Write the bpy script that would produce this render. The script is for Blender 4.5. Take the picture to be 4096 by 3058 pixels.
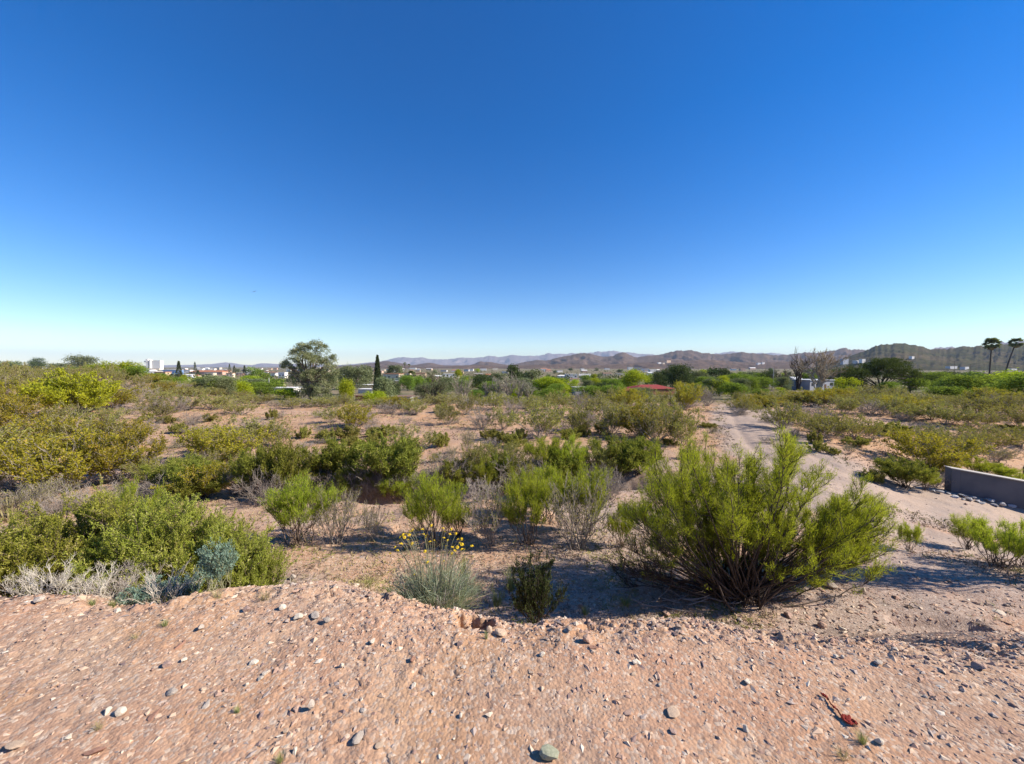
import bpy, math, random
import numpy as np
from mathutils import Vector

R = math.radians
sc = bpy.context.scene
col = sc.collection
for o in list(bpy.data.objects):
    bpy.data.objects.remove(o)

# ------------------------------------------------------------------ camera
FPX = 1540.0                       # focal length in photo pixels (4096 wide)
PITCH = math.atan(64 / FPX)        # horizon sits at row 1465 of 3058
CAMZ = 1.65
cam = bpy.data.cameras.new('camera')
cam.sensor_width = 36.0
cam.lens = 36.0 * FPX / 4096
cam.clip_start = 0.05
cam.clip_end = 80000
cam_o = bpy.data.objects.new('camera', cam)
cam_o.location = (0, 0, CAMZ)
cam_o.rotation_euler = (math.pi / 2 - PITCH, 0, 0)
col.objects.link(cam_o)
sc.camera = cam_o

# ------------------------------------------------------------------ light
SUN_EL, SUN_AZ = R(35), R(-6)       # azimuth: measured from +X towards +Y
sd = Vector((math.cos(SUN_AZ) * math.cos(SUN_EL), math.sin(SUN_AZ) * math.cos(SUN_EL), math.sin(SUN_EL)))
sun = bpy.data.lights.new('sun', 'SUN')
sun.energy = 5.0
sun.angle = R(0.53)
sun.color = (1.0, 0.905, 0.76)
sun_o = bpy.data.objects.new('sun', sun)
sun_o.rotation_euler = sd.to_track_quat('Z', 'Y').to_euler()
sun_o.location = sd * 100
col.objects.link(sun_o)

w = bpy.data.worlds.new('World')
sc.world = w
w.use_nodes = True
wn = w.node_tree
for n in list(wn.nodes):
    wn.nodes.remove(n)
sky = wn.nodes.new('ShaderNodeTexSky')
sky.sky_type = 'NISHITA'
sky.sun_disc = False
sky.sun_elevation = SUN_EL
sky.sun_rotation = math.pi / 2 - SUN_AZ
sky.altitude = 1500
sky.air_density = 1.15
sky.dust_density = 0.04
sky.ozone_density = 3.0
hs = wn.nodes.new('ShaderNodeHueSaturation')
hs.inputs['Saturation'].default_value = 1.42
hs.inputs['Hue'].default_value = 0.511
bg = wn.nodes.new('ShaderNodeBackground')
bg.inputs['Strength'].default_value = 0.094
wo = wn.nodes.new('ShaderNodeOutputWorld')
wn.links.new(sky.outputs[0], hs.inputs['Color'])
wn.links.new(hs.outputs[0], bg.inputs['Color'])
wn.links.new(bg.outputs[0], wo.inputs['Surface'])

sc.view_settings.view_transform = 'Standard'
sc.view_settings.look = 'None'
sc.view_settings.gamma = 1.0
sc.view_settings.use_curve_mapping = False
sc.view_settings.exposure = 0.88
sc.cycles.use_denoising = True
sc.cycles.max_bounces = 6
sc.cycles.diffuse_bounces = 3
sc.cycles.glossy_bounces = 2
sc.cycles.transmission_bounces = 4
sc.cycles.volume_bounces = 0
sc.cycles.transparent_max_bounces = 8

# ------------------------------------------------------------------ noise
def _h(ix, iy, s):
    n = (ix.astype(np.int64) * 374761393 + iy.astype(np.int64) * 668265263 + s * 144269504) & 0xffffffff
    n = ((n ^ (n >> 13)) * 1274126177) & 0xffffffff
    n = ((n ^ (n >> 15)) * 2246822519) & 0xffffffff
    return ((n ^ (n >> 16)) & 0xffffff) / float(0x1000000)

def vnoise(x, y, s=0):
    ix, iy = np.floor(x), np.floor(y)
    fx, fy = x - ix, y - iy
    fx = fx * fx * fx * (fx * (fx * 6 - 15) + 10)
    fy = fy * fy * fy * (fy * (fy * 6 - 15) + 10)
    a, b, c, d = _h(ix, iy, s), _h(ix + 1, iy, s), _h(ix, iy + 1, s), _h(ix + 1, iy + 1, s)
    return (a + (b - a) * fx) * (1 - fy) + (c + (d - c) * fx) * fy

def fbm(x, y, s=0, o=4):
    t, a, n = 0.0, 0.5, 0.0
    for i in range(o):
        t = t + a * (vnoise(x * 2 ** i, y * 2 ** i, s + i * 17) - 0.5) * 2
        n += a
        a *= 0.5
    return t / n

def worley(x, y, s=0):
    ix, iy = np.floor(x), np.floor(y)
    f1 = np.full(x.shape, 9.0)
    f2 = np.full(x.shape, 9.0)
    cid = np.zeros(x.shape)
    for dx in (-1, 0, 1):
        for dy in (-1, 0, 1):
            cx, cy = ix + dx, iy + dy
            px = cx + _h(cx, cy, s)
            py = cy + _h(cx, cy, s + 71)
            d = np.hypot(x - px, y - py)
            nearer = d < f1
            f2 = np.where(nearer, f1, np.minimum(f2, d))
            cid = np.where(nearer, _h(cx, cy, s + 133), cid)
            f1 = np.where(nearer, d, f1)
    return f1, f2, cid

def plates(x, y, s, tilt):
    """flat tilted facets with steps between them: height in cell units"""
    ix, iy = np.floor(x), np.floor(y)
    f1 = np.full(x.shape, 9.0)
    h = np.zeros(x.shape)
    for dx in (-1, 0, 1):
        for dy in (-1, 0, 1):
            cx, cy = ix + dx, iy + dy
            ex, ey = x - cx - _h(cx, cy, s), y - cy - _h(cx, cy, s + 71)
            d = np.hypot(ex, ey)
            hh = _h(cx, cy, s + 133) ** 1.6 + tilt * ((_h(cx, cy, s + 7) - 0.5) * ex + (_h(cx, cy, s + 9) - 0.5) * ey)
            h = np.where(d < f1, hh, h)
            f1 = np.minimum(f1, d)
    return h

def sst(a, b, x):
    t = np.clip((x - a) / (b - a), 0, 1)
    return t * t * (3 - 2 * t)

# ------------------------------------------------------------------ terrain shape
VY = np.log([20, 27, 45, 80, 150, 300, 600, 1500, 4000, 25000])
VZ = np.array([0, -0.05, -2.0, -4.0, -6.0, -8.4, -11.4, -14.6, -18.0, -26.0])
def lip_y(x):
    return np.interp(x, [-6, -3.2, -2.4, -1.7, -1.0, 0, 1.0, 1.7, 2.7, 4, 8],
                     [2.75, 2.70, 2.70, 2.84, 2.80, 2.52, 2.43, 2.36, 2.30, 2.26, 2.2])
def G(x, y):
    x = np.asarray(x, float)
    y = np.asarray(y, float)
    u = x / np.maximum(y, 3.0)
    lp = lip_y(x) - 0.3 + 0.16 * fbm(x / 0.55, x * 0 + 3.3, 15, 3)
    wd = 1.85 + 0.5 * np.exp(-((x + 1.7) / 0.5) ** 2)
    z = -1.0 * sst(lp, lp + wd, y) - 0.06 * sst(5, 9, y)
    z = z + 0.012 * np.exp(-((y - lp + 0.05) / 0.14) ** 2)
    L = sst(-0.55, -1.15, u)
    z = z + L * np.interp(y, [10, 20, 36, 60, 160], [0, 0.45, 1.3, 1.2, 0.0])
    win = sst(4.5, 7.5, y) * (1 - sst(13, 20, y))
    z = z - win * (0.42 * sst(0.8, 1.14, u) + 0.65 * sst(1.1, 1.6, u))
    yg = 9.1 + 0.5 * np.sin(x * 0.7)
    z = z - 0.7 * np.exp(-((y - yg) / 0.7) ** 2) * sst(-0.95, -0.75, u) * (1 - sst(0.25, 0.45, u))
    yy = np.maximum(y, 1.0)
    ye = yy * (1 - 0.5 * L)
    z = z + np.interp(np.log(np.maximum(ye, 20)), VY, VZ)
    z = z + 0.16 * fbm(x / 3.7, y / 3.7, 5, 3) * sst(5.0, 8.0, y) * (1 - 0.5 * win)
    return z

def ray(X, Y):
    u, v = (X - 2048) / FPX, (1529 - Y) / FPX
    c, s = math.cos(PITCH), math.sin(PITCH)
    return np.array([u, c + v * s, -s + v * c])
_yy = np.geomspace(1.0, 30000, 9000)
def hit(X, Y, dmin=1.0):
    """where the photo ray meets the terrain, no nearer than dmin"""
    d = ray(X, Y)
    y = _yy[_yy >= dmin]
    x = d[0] / d[1] * y
    z = CAMZ + d[2] / d[1] * y
    below = z <= G(x, y)
    i = int(np.argmax(below)) if below.any() else len(y) - 1
    return Vector((x[i], y[i], float(G(x[i:i + 1], y[i:i + 1])[0])))
def at_depth(X, D):
    x = (X - 2048) / FPX * D * (math.cos(PITCH))
    return Vector((x, D, float(G(np.array([x]), np.array([float(D)]))[0])))
def to_px(p):
    c, s = math.cos(PITCH), math.sin(PITCH)
    dz = p[2] - CAMZ
    f = p[1] * c - dz * s
    return 2048 + FPX * p[0] / f, 1529 - FPX * (p[1] * s + dz * c) / f
def gz(x, y):
    return float(G(np.array([x]), np.array([y]))[0])

# ------------------------------------------------------------------ object helpers
def tag(o, label=None, cat=None, group=None, kind=None):
    if label: o['label'] = label
    if cat: o['category'] = cat
    if group: o['group'] = group
    if kind: o['kind'] = kind
    return o

def mesh_np(name, V, F, mat=None, tint=None, smooth=False):
    V = np.asarray(V, np.float32).reshape(-1, 3)
    me = bpy.data.meshes.new(name)
    if isinstance(F, np.ndarray):
        k = F.shape[1]
        nF = len(F)
        loops = F.reshape(-1).astype(np.int32)
        starts = np.arange(0, nF * k, k, dtype=np.int32)
        tot = np.full(nF, k, np.int32)
    else:
        loops = np.array([i for f in F for i in f], np.int32)
        tot = np.array([len(f) for f in F], np.int32)
        starts = np.concatenate([[0], np.cumsum(tot)[:-1]]).astype(np.int32)
        nF = len(F)
    me.vertices.add(len(V))
    me.vertices.foreach_set('co', V.reshape(-1))
    me.loops.add(len(loops))
    me.loops.foreach_set('vertex_index', loops)
    me.polygons.add(nF)
    me.polygons.foreach_set('loop_start', starts)
    me.polygons.foreach_set('loop_total', tot)
    me.polygons.foreach_set('use_smooth', np.full(nF, bool(smooth)))
    me.update(calc_edges=True)
    me.validate()
    if tint is not None:
        a = me.attributes.new('tint', 'FLOAT', 'POINT')
        a.data.foreach_set('value', np.asarray(tint, np.float32))
    if mat:
        me.materials.append(mat)
    return me

def obj(name, me, parent=None):
    o = bpy.data.objects.new(name, me)
    col.objects.link(o)
    if parent:
        o.parent = parent
    return o

def empty(name, loc=(0, 0, 0), rz=0.0):
    o = bpy.data.objects.new(name, None)
    o.empty_display_size = 0.1
    o.location = loc
    o.rotation_euler = (0, 0, rz)
    col.objects.link(o)
    return o

class MB:
    """collects boxes, prisms and tubes into one mesh"""
    def __init__(self):
        self.V, self.F = [], []
    def add(self, V, F):
        b = len(self.V)
        self.V += [tuple(v) for v in V]
        self.F += [tuple(i + b for i in f) for f in F]
        return self
    def box(self, x0, x1, y0, y1, z0, z1):
        return self.add([(x0, y0, z0), (x1, y0, z0), (x1, y1, z0), (x0, y1, z0), (x0, y0, z1), (x1, y0, z1), (x1, y1, z1), (x0, y1, z1)],
                        [(3, 2, 1, 0), (4, 5, 6, 7), (0, 1, 5, 4), (1, 2, 6, 5), (2, 3, 7, 6), (3, 0, 4, 7)])
    def cyl(self, x, y, z0, z1, r0, r1, n=8):
        V = [(x + r * math.cos(2 * math.pi * i / n), y + r * math.sin(2 * math.pi * i / n), z) for z, r in ((z0, r0), (z1, r1)) for i in range(n)]
        F = [(i, (i + 1) % n, n + (i + 1) % n, n + i) for i in range(n)] + [tuple(range(n, 2 * n)), tuple(range(n - 1, -1, -1))]
        return self.add(V, F)
    def mesh(self, name, mat):
        return mesh_np(name, self.V, self.F, mat)
    def build(self, name, mat, parent=None):
        return obj(name, self.mesh(name, mat), parent)

# ------------------------------------------------------------------ materials
def new_mat(name):
    m = bpy.data.materials.new(name)
    m.use_nodes = True
    nt = m.node_tree
    for n in list(nt.nodes):
        nt.nodes.remove(n)
    return m, nt, nt.nodes.new('ShaderNodeOutputMaterial')
def N(nt, t, **kw):
    n = nt.nodes.new(t)
    for k, v in kw.items():
        if k in n.inputs:
            n.inputs[k].default_value = v
        else:
            setattr(n, k, v)
    return n
def L_(nt, a, b):
    nt.links.new(a, b)
def mixc(nt, fac, a, b, blend='MIX'):
    n = nt.nodes.new('ShaderNodeMix')
    n.data_type = 'RGBA'
    n.blend_type = blend
    n.clamp_factor = True
    for s, v in ((n.inputs['Factor'], fac), (n.inputs[6], a), (n.inputs[7], b)):
        if hasattr(v, 'node'):
            L_(nt, v, s)
        elif isinstance(v, (int, float)):
            s.default_value = v
        else:
            s.default_value = (v[0], v[1], v[2], 1)
    return n.outputs[2]
def math_(nt, op, a, b=0.0, clamp=False):
    n = nt.nodes.new('ShaderNodeMath')
    n.operation = op
    n.use_clamp = clamp
    for s, v in ((n.inputs[0], a), (n.inputs[1], b)):
        if hasattr(v, 'node'):
            L_(nt, v, s)
        else:
            s.default_value = v
    return n.outputs[0]
def ramp(nt, v, a, b):
    n = nt.nodes.new('ShaderNodeMapRange')
    n.interpolation_type = 'SMOOTHSTEP'
    L_(nt, v, n.inputs[0])
    n.inputs[1].default_value = a
    n.inputs[2].default_value = b
    return n.outputs[0]
def noise_(nt, vec, scale, detail=3.0, rough=0.55):
    n = N(nt, 'ShaderNodeTexNoise', Scale=scale, Detail=detail, Roughness=rough)
    L_(nt, vec, n.inputs['Vector'])
    return n.outputs['Fac']

def leaf_mat(name, c1, c2, c3=None, trans=0.3, spread=0.35):
    """foliage: colours run c1..c2 by leaf, each plant a little lighter or darker; c3 for some dry leaves"""
    m, nt, out = new_mat(name)
    at = N(nt, 'ShaderNodeAttribute', attribute_name='tint')
    oi = N(nt, 'ShaderNodeObjectInfo')
    c = mixc(nt, at.outputs['Fac'], c1, c2)
    if c3:
        dry = ramp(nt, at.outputs['Fac'], 0.86, 0.97)
        c = mixc(nt, dry, c, c3)
    hv = N(nt, 'ShaderNodeHueSaturation')
    L_(nt, c, hv.inputs['Color'])
    L_(nt, math_(nt, 'ADD', math_(nt, 'MULTIPLY', oi.outputs['Random'], spread), 1 - spread / 2), hv.inputs['Value'])
    L_(nt, math_(nt, 'ADD', math_(nt, 'MULTIPLY', oi.outputs['Random'], 0.03), 0.485), hv.inputs['Hue'])
    d = N(nt, 'ShaderNodeBsdfDiffuse')
    t = N(nt, 'ShaderNodeBsdfTranslucent')
    L_(nt, hv.outputs[0], d.inputs['Color'])
    L_(nt, mixc(nt, 0.5, hv.outputs[0], (c2[0] * 1.3, c2[1] * 1.35, c2[2] * 0.6)), t.inputs['Color'])
    mx = N(nt, 'ShaderNodeMixShader')
    mx.inputs[0].default_value = trans
    L_(nt, d.outputs[0], mx.inputs[1])
    L_(nt, t.outputs[0], mx.inputs[2])
    L_(nt, mx.outputs[0], out.inputs['Surface'])
    return m

def plain_mat(name, c, c2=None, scale=6.0, rough=0.85, bump=0.0, bscale=40.0, spread=0.0):
    m, nt, out = new_mat(name)
    tc = N(nt, 'ShaderNodeTexCoord')
    p = N(nt, 'ShaderNodeBsdfPrincipled', Roughness=rough)
    p.inputs['Specular IOR Level'].default_value = 0.25
    src = None
    if c2:
        src = mixc(nt, ramp(nt, noise_(nt, tc.outputs['Object'], scale, 5), 0.3, 0.7), c, c2)
    else:
        rgb = N(nt, 'ShaderNodeRGB')
        rgb.outputs[0].default_value = (c[0], c[1], c[2], 1)
        src = rgb.outputs[0]
    if spread:
        oi = N(nt, 'ShaderNodeObjectInfo')
        hv = N(nt, 'ShaderNodeHueSaturation')
        L_(nt, src, hv.inputs['Color'])
        L_(nt, math_(nt, 'ADD', math_(nt, 'MULTIPLY', oi.outputs['Random'], spread), 1 - spread / 2), hv.inputs['Value'])
        src = hv.outputs[0]
    L_(nt, src, p.inputs['Base Color'])
    if bump:
        b = N(nt, 'ShaderNodeBump', Strength=bump, Distance=0.02)
        L_(nt, noise_(nt, tc.outputs['Object'], bscale, 6), b.inputs['Height'])
        L_(nt, b.outputs[0], p.inputs['Normal'])
    L_(nt, p.outputs[0], out.inputs['Surface'])
    return m

M = {}
M['broom'] = leaf_mat('broom_leaf', (0.15, 0.20, 0.018), (0.43, 0.47, 0.05), (0.46, 0.41, 0.11), trans=0.45)
M['broom_dark'] = leaf_mat('broom_dark_leaf', (0.125, 0.145, 0.024), (0.28, 0.29, 0.055), (0.32, 0.26, 0.09), trans=0.33)
M['creosote'] = leaf_mat('creosote_leaf', (0.17, 0.17, 0.042), (0.34, 0.32, 0.085), (0.42, 0.33, 0.13), trans=0.33)
M['creosote_yellow'] = leaf_mat('creosote_yellow_leaf', (0.20, 0.185, 0.024), (0.42, 0.365, 0.04), (0.47, 0.33, 0.07), trans=0.38)
M['salt'] = leaf_mat('saltbush_leaf', (0.165, 0.19, 0.025), (0.40, 0.40, 0.075), (0.50, 0.44, 0.19), trans=0.3)
M['blue'] = leaf_mat('blue_leaf', (0.127, 0.196, 0.144), (0.230, 0.322, 0.253), trans=0.2)
M['brittle'] = leaf_mat('brittlebush_leaf', (0.187, 0.231, 0.154), (0.396, 0.429, 0.308), (0.462, 0.407, 0.242), trans=0.25)
M['paloverde'] = leaf_mat('paloverde_leaf', (0.221, 0.234, 0.019), (0.429, 0.403, 0.033), trans=0.35)
M['shadowleaf'] = leaf_mat('shadowed_leaf', (0.035, 0.045, 0.015), (0.075, 0.085, 0.030), trans=0.2)  # leaves darkened, the big bush's shadow put into their colour
M['mesq'] = leaf_mat('mesquite_leaf', (0.115, 0.176, 0.030), (0.243, 0.317, 0.054), trans=0.35)
M['mesq_bright'] = leaf_mat('mesquite_bright_leaf', (0.200, 0.263, 0.019), (0.400, 0.438, 0.037), trans=0.4)
M['olive'] = leaf_mat('olive_leaf', (0.115, 0.142, 0.068), (0.230, 0.257, 0.135), trans=0.25)
M['deep'] = leaf_mat('deep_green_leaf', (0.042, 0.066, 0.026), (0.108, 0.138, 0.054), trans=0.2)
M['euc'] = leaf_mat('eucalyptus_leaf', (0.12, 0.14, 0.065), (0.31, 0.31, 0.17), (0.36, 0.30, 0.18), trans=0.28)
M['cyp'] = leaf_mat('cypress_leaf', (0.035, 0.050, 0.025), (0.094, 0.112, 0.053), trans=0.1)
M['pine'] = leaf_mat('pine_leaf', (0.042, 0.058, 0.017), (0.120, 0.138, 0.036), trans=0.15)
M['rust'] = leaf_mat('rusty_leaf', (0.144, 0.102, 0.054), (0.288, 0.204, 0.108), trans=0.3)
M['drygrass'] = leaf_mat('dry_grass_blade', (0.30, 0.24, 0.12), (0.42, 0.36, 0.2), trans=0.3)
M['greengrass'] = leaf_mat('green_grass_blade', (0.17, 0.21, 0.07), (0.36, 0.37, 0.16), trans=0.3)
M['palm'] = leaf_mat('palm_leaf', (0.075, 0.10, 0.035), (0.19, 0.21, 0.08), trans=0.3)
M['palm_dry'] = leaf_mat('palm_dry_leaf', (0.22, 0.16, 0.08), (0.34, 0.26, 0.14), trans=0.2)
M['stem'] = plain_mat('brown_stem', (0.085, 0.06, 0.045), (0.15, 0.11, 0.085), 12, spread=0.4)
M['stem_dark'] = plain_mat('dark_stem', (0.045, 0.032, 0.026), (0.10, 0.075, 0.06), 14)
M['stem_grey'] = plain_mat('grey_stem', (0.23, 0.195, 0.17), (0.34, 0.29, 0.25), 12, spread=0.4)
M['stem_white'] = plain_mat('bleached_stem', (0.42, 0.37, 0.30), (0.56, 0.51, 0.43), 10, spread=0.25)
M['stem_green'] = plain_mat('pale_green_stem', (0.17, 0.17, 0.09), (0.26, 0.25, 0.15), 12)
M['bark'] = plain_mat('bark', (0.14, 0.10, 0.075), (0.24, 0.185, 0.14), 5, bump=0.4)
M['bark_pale'] = plain_mat('pale_bark', (0.32, 0.26, 0.2), (0.48, 0.42, 0.34), 3)
M['bark_dark'] = plain_mat('dark_bark', (0.045, 0.035, 0.03), (0.09, 0.07, 0.055), 5)
M['petal'] = plain_mat('yellow_petal', (0.62, 0.42, 0.015), (0.72, 0.52, 0.03), 30)

# ---- ground
def ground_material():
    m, nt, out = new_mat('desert_soil')
    geo = N(nt, 'ShaderNodeNewGeometry')
    P = geo.outputs['Position']
    at = {k: N(nt, 'ShaderNodeAttribute', attribute_name=k).outputs['Fac'] for k in ('track', 'red', 'far', 'gravel')}
    n1 = ramp(nt, noise_(nt, P, 0.55, 4), 0.36, 0.64)
    n2 = ramp(nt, noise_(nt, P, 2.6, 5), 0.32, 0.68)
    n3 = noise_(nt, P, 26.0, 5, 0.65)
    n0 = ramp(nt, noise_(nt, P, 0.9, 3), 0.42, 0.6)
    c = mixc(nt, n1, (0.53, 0.36, 0.235), (0.47, 0.29, 0.19))
    c = mixc(nt, math_(nt, 'MULTIPLY', n2, 0.6), c, (0.42, 0.225, 0.142))
    c = mixc(nt, math_(nt, 'MULTIPLY', n0, 0.4), c, (0.33, 0.24, 0.18))
    c = mixc(nt, at['red'], c, mixc(nt, n2, (0.46, 0.245, 0.12), (0.42, 0.265, 0.155)))
    # small stones in the soil, each its own tone
    vo = N(nt, 'ShaderNodeTexVoronoi', Scale=60.0)
    L_(nt, P, vo.inputs['Vector'])
    hue = N(nt, 'ShaderNodeSeparateColor')
    L_(nt, vo.outputs['Color'], hue.inputs[0])
    stone = mixc(nt, hue.outputs[0], (0.28, 0.185, 0.14), (0.62, 0.51, 0.40))
    pick = ramp(nt, hue.outputs[1], 0.62, 0.70)
    c = mixc(nt, math_(nt, 'MULTIPLY', pick, 0.7), c, stone)
    gr = mixc(nt, hue.outputs[0], (0.235, 0.19, 0.17), (0.47, 0.40, 0.355))
    c = mixc(nt, math_(nt, 'MULTIPLY', at['gravel'], 0.65), c, gr)
    c = mixc(nt, math_(nt, 'MULTIPLY', at['track'], 0.9), mixc(nt, math_(nt, 'MULTIPLY', at['track'], 0.5), c, gr), mixc(nt, n2, (0.37, 0.295, 0.245), (0.43, 0.33, 0.26)))
    c = mixc(nt, math_(nt, 'MULTIPLY', ramp(nt, n3, 0.3, 0.7), 0.5), c, mixc(nt, 1.0, c, (0.62, 0.58, 0.56), 'MULTIPLY'))
    # the far plain: dry scrub and bare soil in patches
    f1 = ramp(nt, noise_(nt, P, 0.013, 6, 0.65), 0.40, 0.60)
    f2 = ramp(nt, noise_(nt, P, 0.075, 5, 0.7), 0.40, 0.62)
    fc = mixc(nt, f1, (0.17, 0.145, 0.085), (0.10, 0.105, 0.05))
    fc = mixc(nt, math_(nt, 'MULTIPLY', f2, 0.6), fc, (0.27, 0.20, 0.135))
    c = mixc(nt, at['far'], c, fc)
    p = N(nt, 'ShaderNodeBsdfPrincipled', Roughness=0.95)
    p.inputs['Specular IOR Level'].default_value = 0.1
    L_(nt, c, p.inputs['Base Color'])
    h = math_(nt, 'ADD', math_(nt, 'MULTIPLY', noise_(nt, P, 34.0, 8, 0.68), 0.6), math_(nt, 'MULTIPLY', vo.outputs['Distance'], -0.35))
    b0 = N(nt, 'ShaderNodeBump', Strength=0.6, Distance=0.07)
    L_(nt, noise_(nt, P, 2.6, 1.5, 0.45), b0.inputs['Height'])
    b = N(nt, 'ShaderNodeBump', Strength=0.6, Distance=0.02)
    L_(nt, h, b.inputs['Height'])
    L_(nt, b0.outputs[0], b.inputs['Normal'])
    L_(nt, b.outputs[0], p.inputs['Normal'])
    L_(nt, p.outputs[0], out.inputs['Surface'])
    return m
M['ground'] = ground_material()

# ------------------------------------------------------------------ ground sheet
HOLE = hit(1905, 2492)
TRENCH = [hit(3620, 2488), hit(3900, 2520)]
TRACK = [hit(2930, 1606), hit(2985, 1660), hit(3040, 1730), hit(3110, 1800), hit(3250, 1880), hit(3480, 1950), hit(3760, 2020), hit(4096, 2100), hit(4500, 2230)]
FORK = [hit(3250, 1880), hit(3400, 2060), hit(3620, 2120), hit(3900, 2190)]
def seg_dist(x, y, pts):
    d = np.full(x.shape, 1e9)
    for a, b in zip(pts[:-1], pts[1:]):
        ex, ey = b.x - a.x, b.y - a.y
        t = np.clip(((x - a.x) * ex + (y - a.y) * ey) / (ex * ex + ey * ey), 0, 1)
        d = np.minimum(d, np.hypot(x - a.x - t * ex, y - a.y - t * ey))
    return d

def micro(x, y):
    """clods, cracks, ruts and holes on top of the smooth terrain"""
    r = np.hypot(x, y)
    wx = x + 0.03 * fbm(x * 9, y * 9, 31, 2)
    wy = y + 0.03 * fbm(x * 9, y * 9, 32, 2)
    m1 = sst(-0.1, 0.4, fbm(x / 0.9, y / 0.9, 41, 3) + 0.25 * np.clip((-x - 0.4) / 1.5, -1, 1) + 0.35 * np.exp(-((y - lip_y(x)) / 0.35) ** 2))
    calm = 1 - 0.5 * np.exp(-((x - 0.2) / 1.1) ** 2 - ((y - 1.7) / 0.75) ** 2)
    h = 0.008 * m1 * calm * plates((wx + wy * 0.35) / 0.085, (wy - wx * 0.2) / 0.06, 51, 2.2)
    h = h + 0.007 * m1 * sst(-0.1, 0.3, fbm(x / 0.6, y / 0.6, 47, 3)) * plates(wx / 0.048, wy / 0.042, 61, 1.6)
    m2 = sst(0.2, 0.5, fbm(x / 0.5, y / 0.5, 43, 3))
    h = h + 0.016 * m2 * m1 * calm * plates(wx / 0.12, wy / 0.08, 53, 1.8)
    h = h + 0.010 * fbm(x / 0.4, y / 0.4, 71, 3) + 0.002 * fbm(x / 0.06, y / 0.06, 72, 2)
    h = h + 0.02 * fbm(x / 1.1, y / 0.8, 73, 2) * sst(1.0, 2.0, y)
    bk = np.exp(-((y - lip_y(x)) / 0.2) ** 2)
    h = h + bk * (0.035 * fbm(x / 0.25, y / 0.2, 74, 3) + 0.02 * plates(wx / 0.06, wy / 0.05, 63, 2.2) + 0.035 * plates(wx / 0.14, wy / 0.11, 64, 1.5) * sst(-0.1, 0.3, fbm(x / 0.6, y / 0.6, 75, 2)))
    fade = 1 - 0.75 * sst(5, 16, r)
    h = h * fade
    # coarser lumps and small cut banks on the terrace behind
    k1, k2, c3 = worley(x / 0.8 + 0.4 * fbm(x, y, 81, 2), y / 0.6, 82)
    h = h + 0.06 * sst(4.5, 7, r) * (1 - sst(40, 80, r)) * np.clip(1 - k1 / 0.8, 0, 1) * c3
    h = h - 0.05 * sst(5, 7, r) * (1 - sst(40, 70, r)) * np.clip(1 - np.abs(fbm(x / 2.2, y / 1.3, 83, 3)) / 0.08, 0, 1)
    tdist = seg_dist(x, y, TRACK)
    h = h * (0.25 + 0.75 * sst(1.0, 1.5, tdist))
    h = h - 0.035 * np.exp(-((tdist - 0.72) / 0.16) ** 2) * (r < 45) + 0.02 * np.exp(-(tdist / 0.3) ** 2) * (r < 45)
    # the hole and the cut in the bank
    a = np.hypot((x - HOLE.x) / 0.16, (y - HOLE.y) / 0.12) + 0.35 * fbm(x / 0.05, y / 0.05, 91, 2)
    h = h - 0.22 * (1 - sst(0.55, 1.0, a))
    d = seg_dist(x, y, TRENCH) + 0.05 * fbm(x / 0.22, y / 0.22, 92, 2)
    h = h - 0.11 * (1 - sst(0.06, 0.2, d))
    return h

def build_ground():
    af = np.radians(np.linspace(-70, 70, 740))
    ab = np.radians(np.linspace(72, 288, 70))[1:-1]
    ang = np.concatenate([af, ab])
    rr = [0.35]
    while rr[-1] < 20500:
        r = rr[-1]
        rr.append(r * (1.10 if r < 1.1 else 1.0058 if r < 4 else 1.008 if r < 7 else 1.015 if r < 55 else 1.04))
    rr = np.array(rr)
    Rg, A = np.meshgrid(rr, ang, indexing='ij')
    x, y = (Rg * np.sin(A)).ravel(), (Rg * np.cos(A)).ravel()
    z = G(x, y)
    near = np.hypot(x, y) < 80
    z[near] += micro(x[near], y[near])
    na, nr = len(ang), len(rr)
    i, j = np.meshgrid(np.arange(nr - 1), np.arange(na), indexing='ij')
    j2 = (j + 1) % na
    F = np.stack([i * na + j, i * na + j2, (i + 1) * na + j2, (i + 1) * na + j], -1).reshape(-1, 4)[:, ::-1]
    V = np.stack([x, y, z], -1)
    # close the small disc under the camera with a fan of quads to one vertex
    V = np.vstack([V, [[0, 0, float(z[:na].mean())]]])
    F = np.vstack([F, np.stack([np.arange(0, na, 2), np.arange(1, na + 1, 2) % na, np.arange(2, na + 2, 2) % na, np.full(len(range(0, na, 2)), nr * na)], -1)[:, ::-1]]) if na % 2 == 0 else F
    me = mesh_np('ground', V, F, M['ground'], smooth=True)
    x, y = V[:, 0], V[:, 1]
    r = np.hypot(x, y)
    dt = np.minimum(seg_dist(x, y, TRACK) / 1.7, seg_dist(x, y, FORK) / 0.8)
    tr = (1 - sst(0.75, 1.1, dt + 0.3 * fbm(x / 0.7, y / 0.7, 101, 4))) * (r < 60)
    red = sst(-0.15, 0.45, fbm(x / 3.1, y / 2.3, 111, 4) + 0.22) * sst(8, 14, y) * (1 - sst(60, 110, r))
    red = np.maximum(red, 0.45 * sst(0.05, 0.5, fbm(x / 0.7, y / 0.6, 113, 3)) * (r < 3.5))
    far = sst(36, 75, y)
    gv = sst(-0.2, 0.4, fbm(x / 1.3, y / 1.1, 121, 4) + 0.3 * np.clip(x / 2, -1, 1)) * sst(2.3, 3.2, y) * (1 - sst(9, 14, y))
    for k, a in (('track', tr), ('red', red), ('far', far), ('gravel', gv)):
        q = me.attributes.new(k, 'FLOAT', 'POINT')
        q.data.foreach_set('value', a.astype(np.float32))
    o = obj('ground', me)
    tag(o, kind='structure')
    return o
build_ground()

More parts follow.
